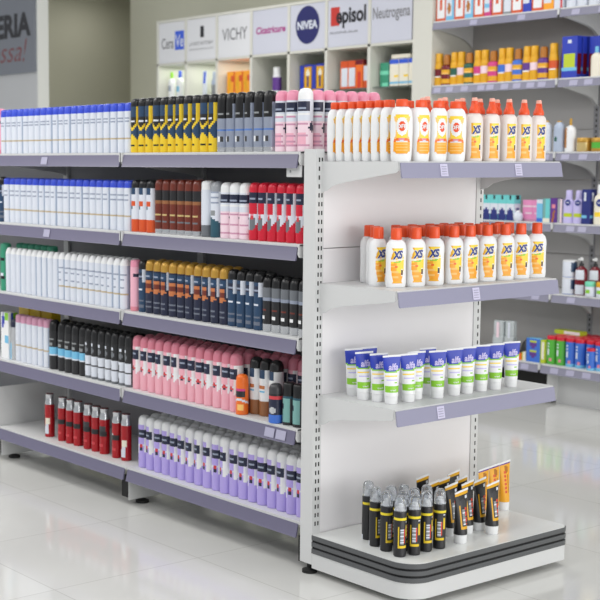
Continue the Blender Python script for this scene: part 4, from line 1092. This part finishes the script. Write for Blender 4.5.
carton('n_or', .09, .06, .182, lambda u, v: 'deep_yellow' if (u-.35)**2*2+(v-.5)**2 < .06 else 'orange_red' if u > .85 or A(v-.7) < .1 and u > .5 else 'label_orange', side='orange')
for i, y in enumerate((4.635, 4.54, 4.445)): nplace('n_or', y, f'orange carton, {ORD[i]} of three, third niche of the cream cabinet', 'box', group='orange cartons in the third niche')
simple_bottle('purple', .19, .038, .028, lambda t, z: 'violet' if .12 < z < .62 else 'white_plastic', 'white_plastic', .05, .8, name='shampoo_bottle')
nplace('purple', 4.14, 'white and violet bottle, fourth niche of the cream cabinet', 'bottle'); nplace('purple', 3.99, 'white and violet bottle by the divider, fourth niche of the cream cabinet', 'bottle', x=CX0+.13)
carton('n_bl', .04, .06, .186, lambda u, v: 'royal' if v > .1 else 'deep_yellow', side='deep_blue')
carton('n_yl', .075, .06, .190, lambda u, v: 'royal' if v > .9 or v < .08 else 'deep_blue' if (u-.5)**2+((v-.35)*.8)**2 < .03 else 'cream' if (u-.5)**2+(v-.65)**2 < .04 else 'deep_yellow', side='deep_blue')
for key, y, lab in [('n_bl',3.862,'narrow blue carton, first in the fifth niche'),('n_yl',3.800,'yellow and blue carton, first in the fifth niche'),('n_bl',3.738,'narrow blue carton between the yellow ones, fifth niche'),('n_yl',3.675,'yellow and blue carton, second in the fifth niche'),('n_bl',3.612,'narrow blue carton, last in the fifth niche')]:
    nplace(key, y, lab, 'box', x=CX0+.12)
carton('n_ow', .070, .06, .190, lambda u, v: 'orange_red' if v > .78 or v < .06 else 'soft_white' if u > .12 else 'orange', side='orange_red')
carton('n_oo', .070, .06, .192, lambda u, v: 'wine' if v > .85 else 'lettering_red' if A(u-.5) < .2 and v < .6 else 'orange', side='orange_red')
carton('n_ws', .062, .05, .150, lambda u, v: 'soft_white' if v > .3 else 'orange_red', side='white_plastic')
for key, y, lab in [('n_ow',3.415,'white carton with orange top, first in the sixth niche'),('n_ow',3.342,'white carton with orange top, second in the sixth niche'),('n_oo',3.268,'plain orange carton, sixth niche'),('n_ws',3.20,'short white carton with red base, sixth niche')]:
    nplace(key, y, lab+' of the cream cabinet', 'box', x=CX0+.10)
carton('n_teal', .075, .06, .158, lambda u, v: 'mint' if A(v-.6) < .06 or v < .2 and u > .3 else 'sea_green', side='teal_light')
nplace('n_teal', 3.035, 'sea-green carton, seventh niche of the cream cabinet', 'box')
carton('n_cr', .080, .06, .175, lambda u, v: 'care_blue' if v > .84 else 'label_yellow' if .3 < v < .4 and u > .5 else 'sky' if .12 < v < .18 else 'cream', side='cream')
for i, y in enumerate((2.945, 2.860, 2.775)): nplace('n_cr', y, f'cream carton with blue top, {ORD[i]} of three, seventh niche', 'box', x=CX0+.10, group='cream cartons in the seventh niche')
carton('n_lay', .165, .055, .03, lambda u, v: 'cream' if v > .2 else 'mid_grey', side='cream')
nplace('n_lay', 2.89, 'long cream carton lying on the blue-topped cartons, seventh niche', 'box', x=CX0+.10, z=ZN+.1755)
carton('n_low', .16, .07, .27, lambda u, v: 'cream' if v > .9 else 'shade_white', side='cream')
nplace('n_low', 2.93, 'large white carton on the lower glass shelf, seventh niche', 'box', x=CX0+.12, z=1.5204)

# ------------------------------------------------------------------ wall sign
sg = tag(empty('sign_board', (2.89, 7.6, 2.6)), 'large grey sign board with dark capitals and reddish script beside white corner column', 'sign')
SO = Vector((2.89, 7.6, 2.6))
def sbd(b, name, parent):
    b.v = [(x-SO.x, y-SO.y, z-SO.z) for x, y, z in b.v]; return b.build(name, parent)
bd = sbd(B().box(2.880, 2.8995, 6.60, 8.6, 2.160, 3.10, 'board_grey'), 'board', sg)
b = B(); wall_text(b, 'ERIA', .60, .205, 'logo_dark', 2.879, 6.955, 2.572, .045); sbd(b, 'lettering', bd)
b = B(); wall_text(b, 'essa', .52, .12, 'script_red', 2.879, 7.07, 2.325, -.006, .35); wall_text(b, '!', .07, .20, 'script_red', 2.879, 6.760, 2.355, .0, .35); sbd(b, 'script_lettering', bd)

# ------------------------------------------------------------------ light
w = bpy.data.worlds.new('daylight'); sc.world = w; w.use_nodes = True
bg = w.node_tree.nodes['Background']; bg.inputs[0].default_value = (.93, .96, 1.0, 1); bg.inputs[1].default_value = .50
def area(name, loc, sx, sy, power, col=(1, .98, .95), rot=(0, 0, 0)):
    l = bpy.data.lights.new(name, 'AREA'); l.shape = 'RECTANGLE'; l.size = sx; l.size_y = sy; l.energy = power; l.color = col
    o = bpy.data.objects.new(name, l); C.objects.link(o); o.location = loc; o.rotation_euler = rot; o['kind'] = 'helper'
    return o
LP = {(-3.2, 1.8): 24, (-3.2, 4.0): 46, (-1.2, 1.8): 22, (-1.2, 4.0): 48, (1.9, 4.0): 24, (1.9, 1.8): 22}
area('front_fill', (.8, -7.5, 1.6), 8, 2.8, 300, (1, .99, .97), (PI/2, 0, 0))  # unseen soft fill added behind the camera to brighten the front faces
area('corridor_fill', (3.9, 7.0, 2.9), .4, .3, 1.6)  # dim fill light added to lift the dark corridor walls
for x in (-3.2, -1.2, 1.9):
    for y in (-2.6, -.4, 1.8, 4.0):
        area('ceiling_lamp', (x, y, 3.1), 1.2, .3, LP.get((x, y), 14))
for i, (y, e, c) in enumerate(((5.29, .85, (.95, 1, .9)), (4.915, .85, (.95, 1, .9)), (4.52, .8, (1, .88, .68)))):
    area('niche_lamp', (CX0+.2, y, 2.16), .3, .25, e, c)

# ------------------------------------------------------------------ camera
cam = bpy.data.cameras.new('camera'); co = bpy.data.objects.new('camera', cam); C.objects.link(co); sc.camera = co
rt, up, fw = Vector((.7982, -.6023, .0012)), Vector((.0629, .0850, .9944)), Vector((.5990, .7937, -.1056))
fw.normalize(); rt = (rt - fw*rt.dot(fw)).normalized(); up = rt.cross(fw)
co.matrix_world = Matrix(((rt.x, up.x, -fw.x, -3.0516), (rt.y, up.y, -fw.y, -3.2844), (rt.z, up.z, -fw.z, 1.4119), (0, 0, 0, 1)))
cam.sensor_width = 36; cam.lens = 1336.01/600*36; cam.shift_x = (300-178.325)/600; cam.shift_y = (302.8-300)/600
cam.clip_end = 60
cam.dof.use_dof = True; cam.dof.focus_distance = 4.45; cam.dof.aperture_fstop = 5.6

sc.view_settings.view_transform = 'Standard'; sc.view_settings.look = 'None'; sc.view_settings.gamma = 1; sc.view_settings.exposure = 0
try: sc.view_settings.use_curve_mapping = False
except Exception: pass
# every prototype that was never set out is taken away again
for key, (r, used) in list(PROTO.items()):
    if not used:
        def rm(o):
            for c in list(o.children): rm(c)
            bpy.data.objects.remove(o)
        rm(r)
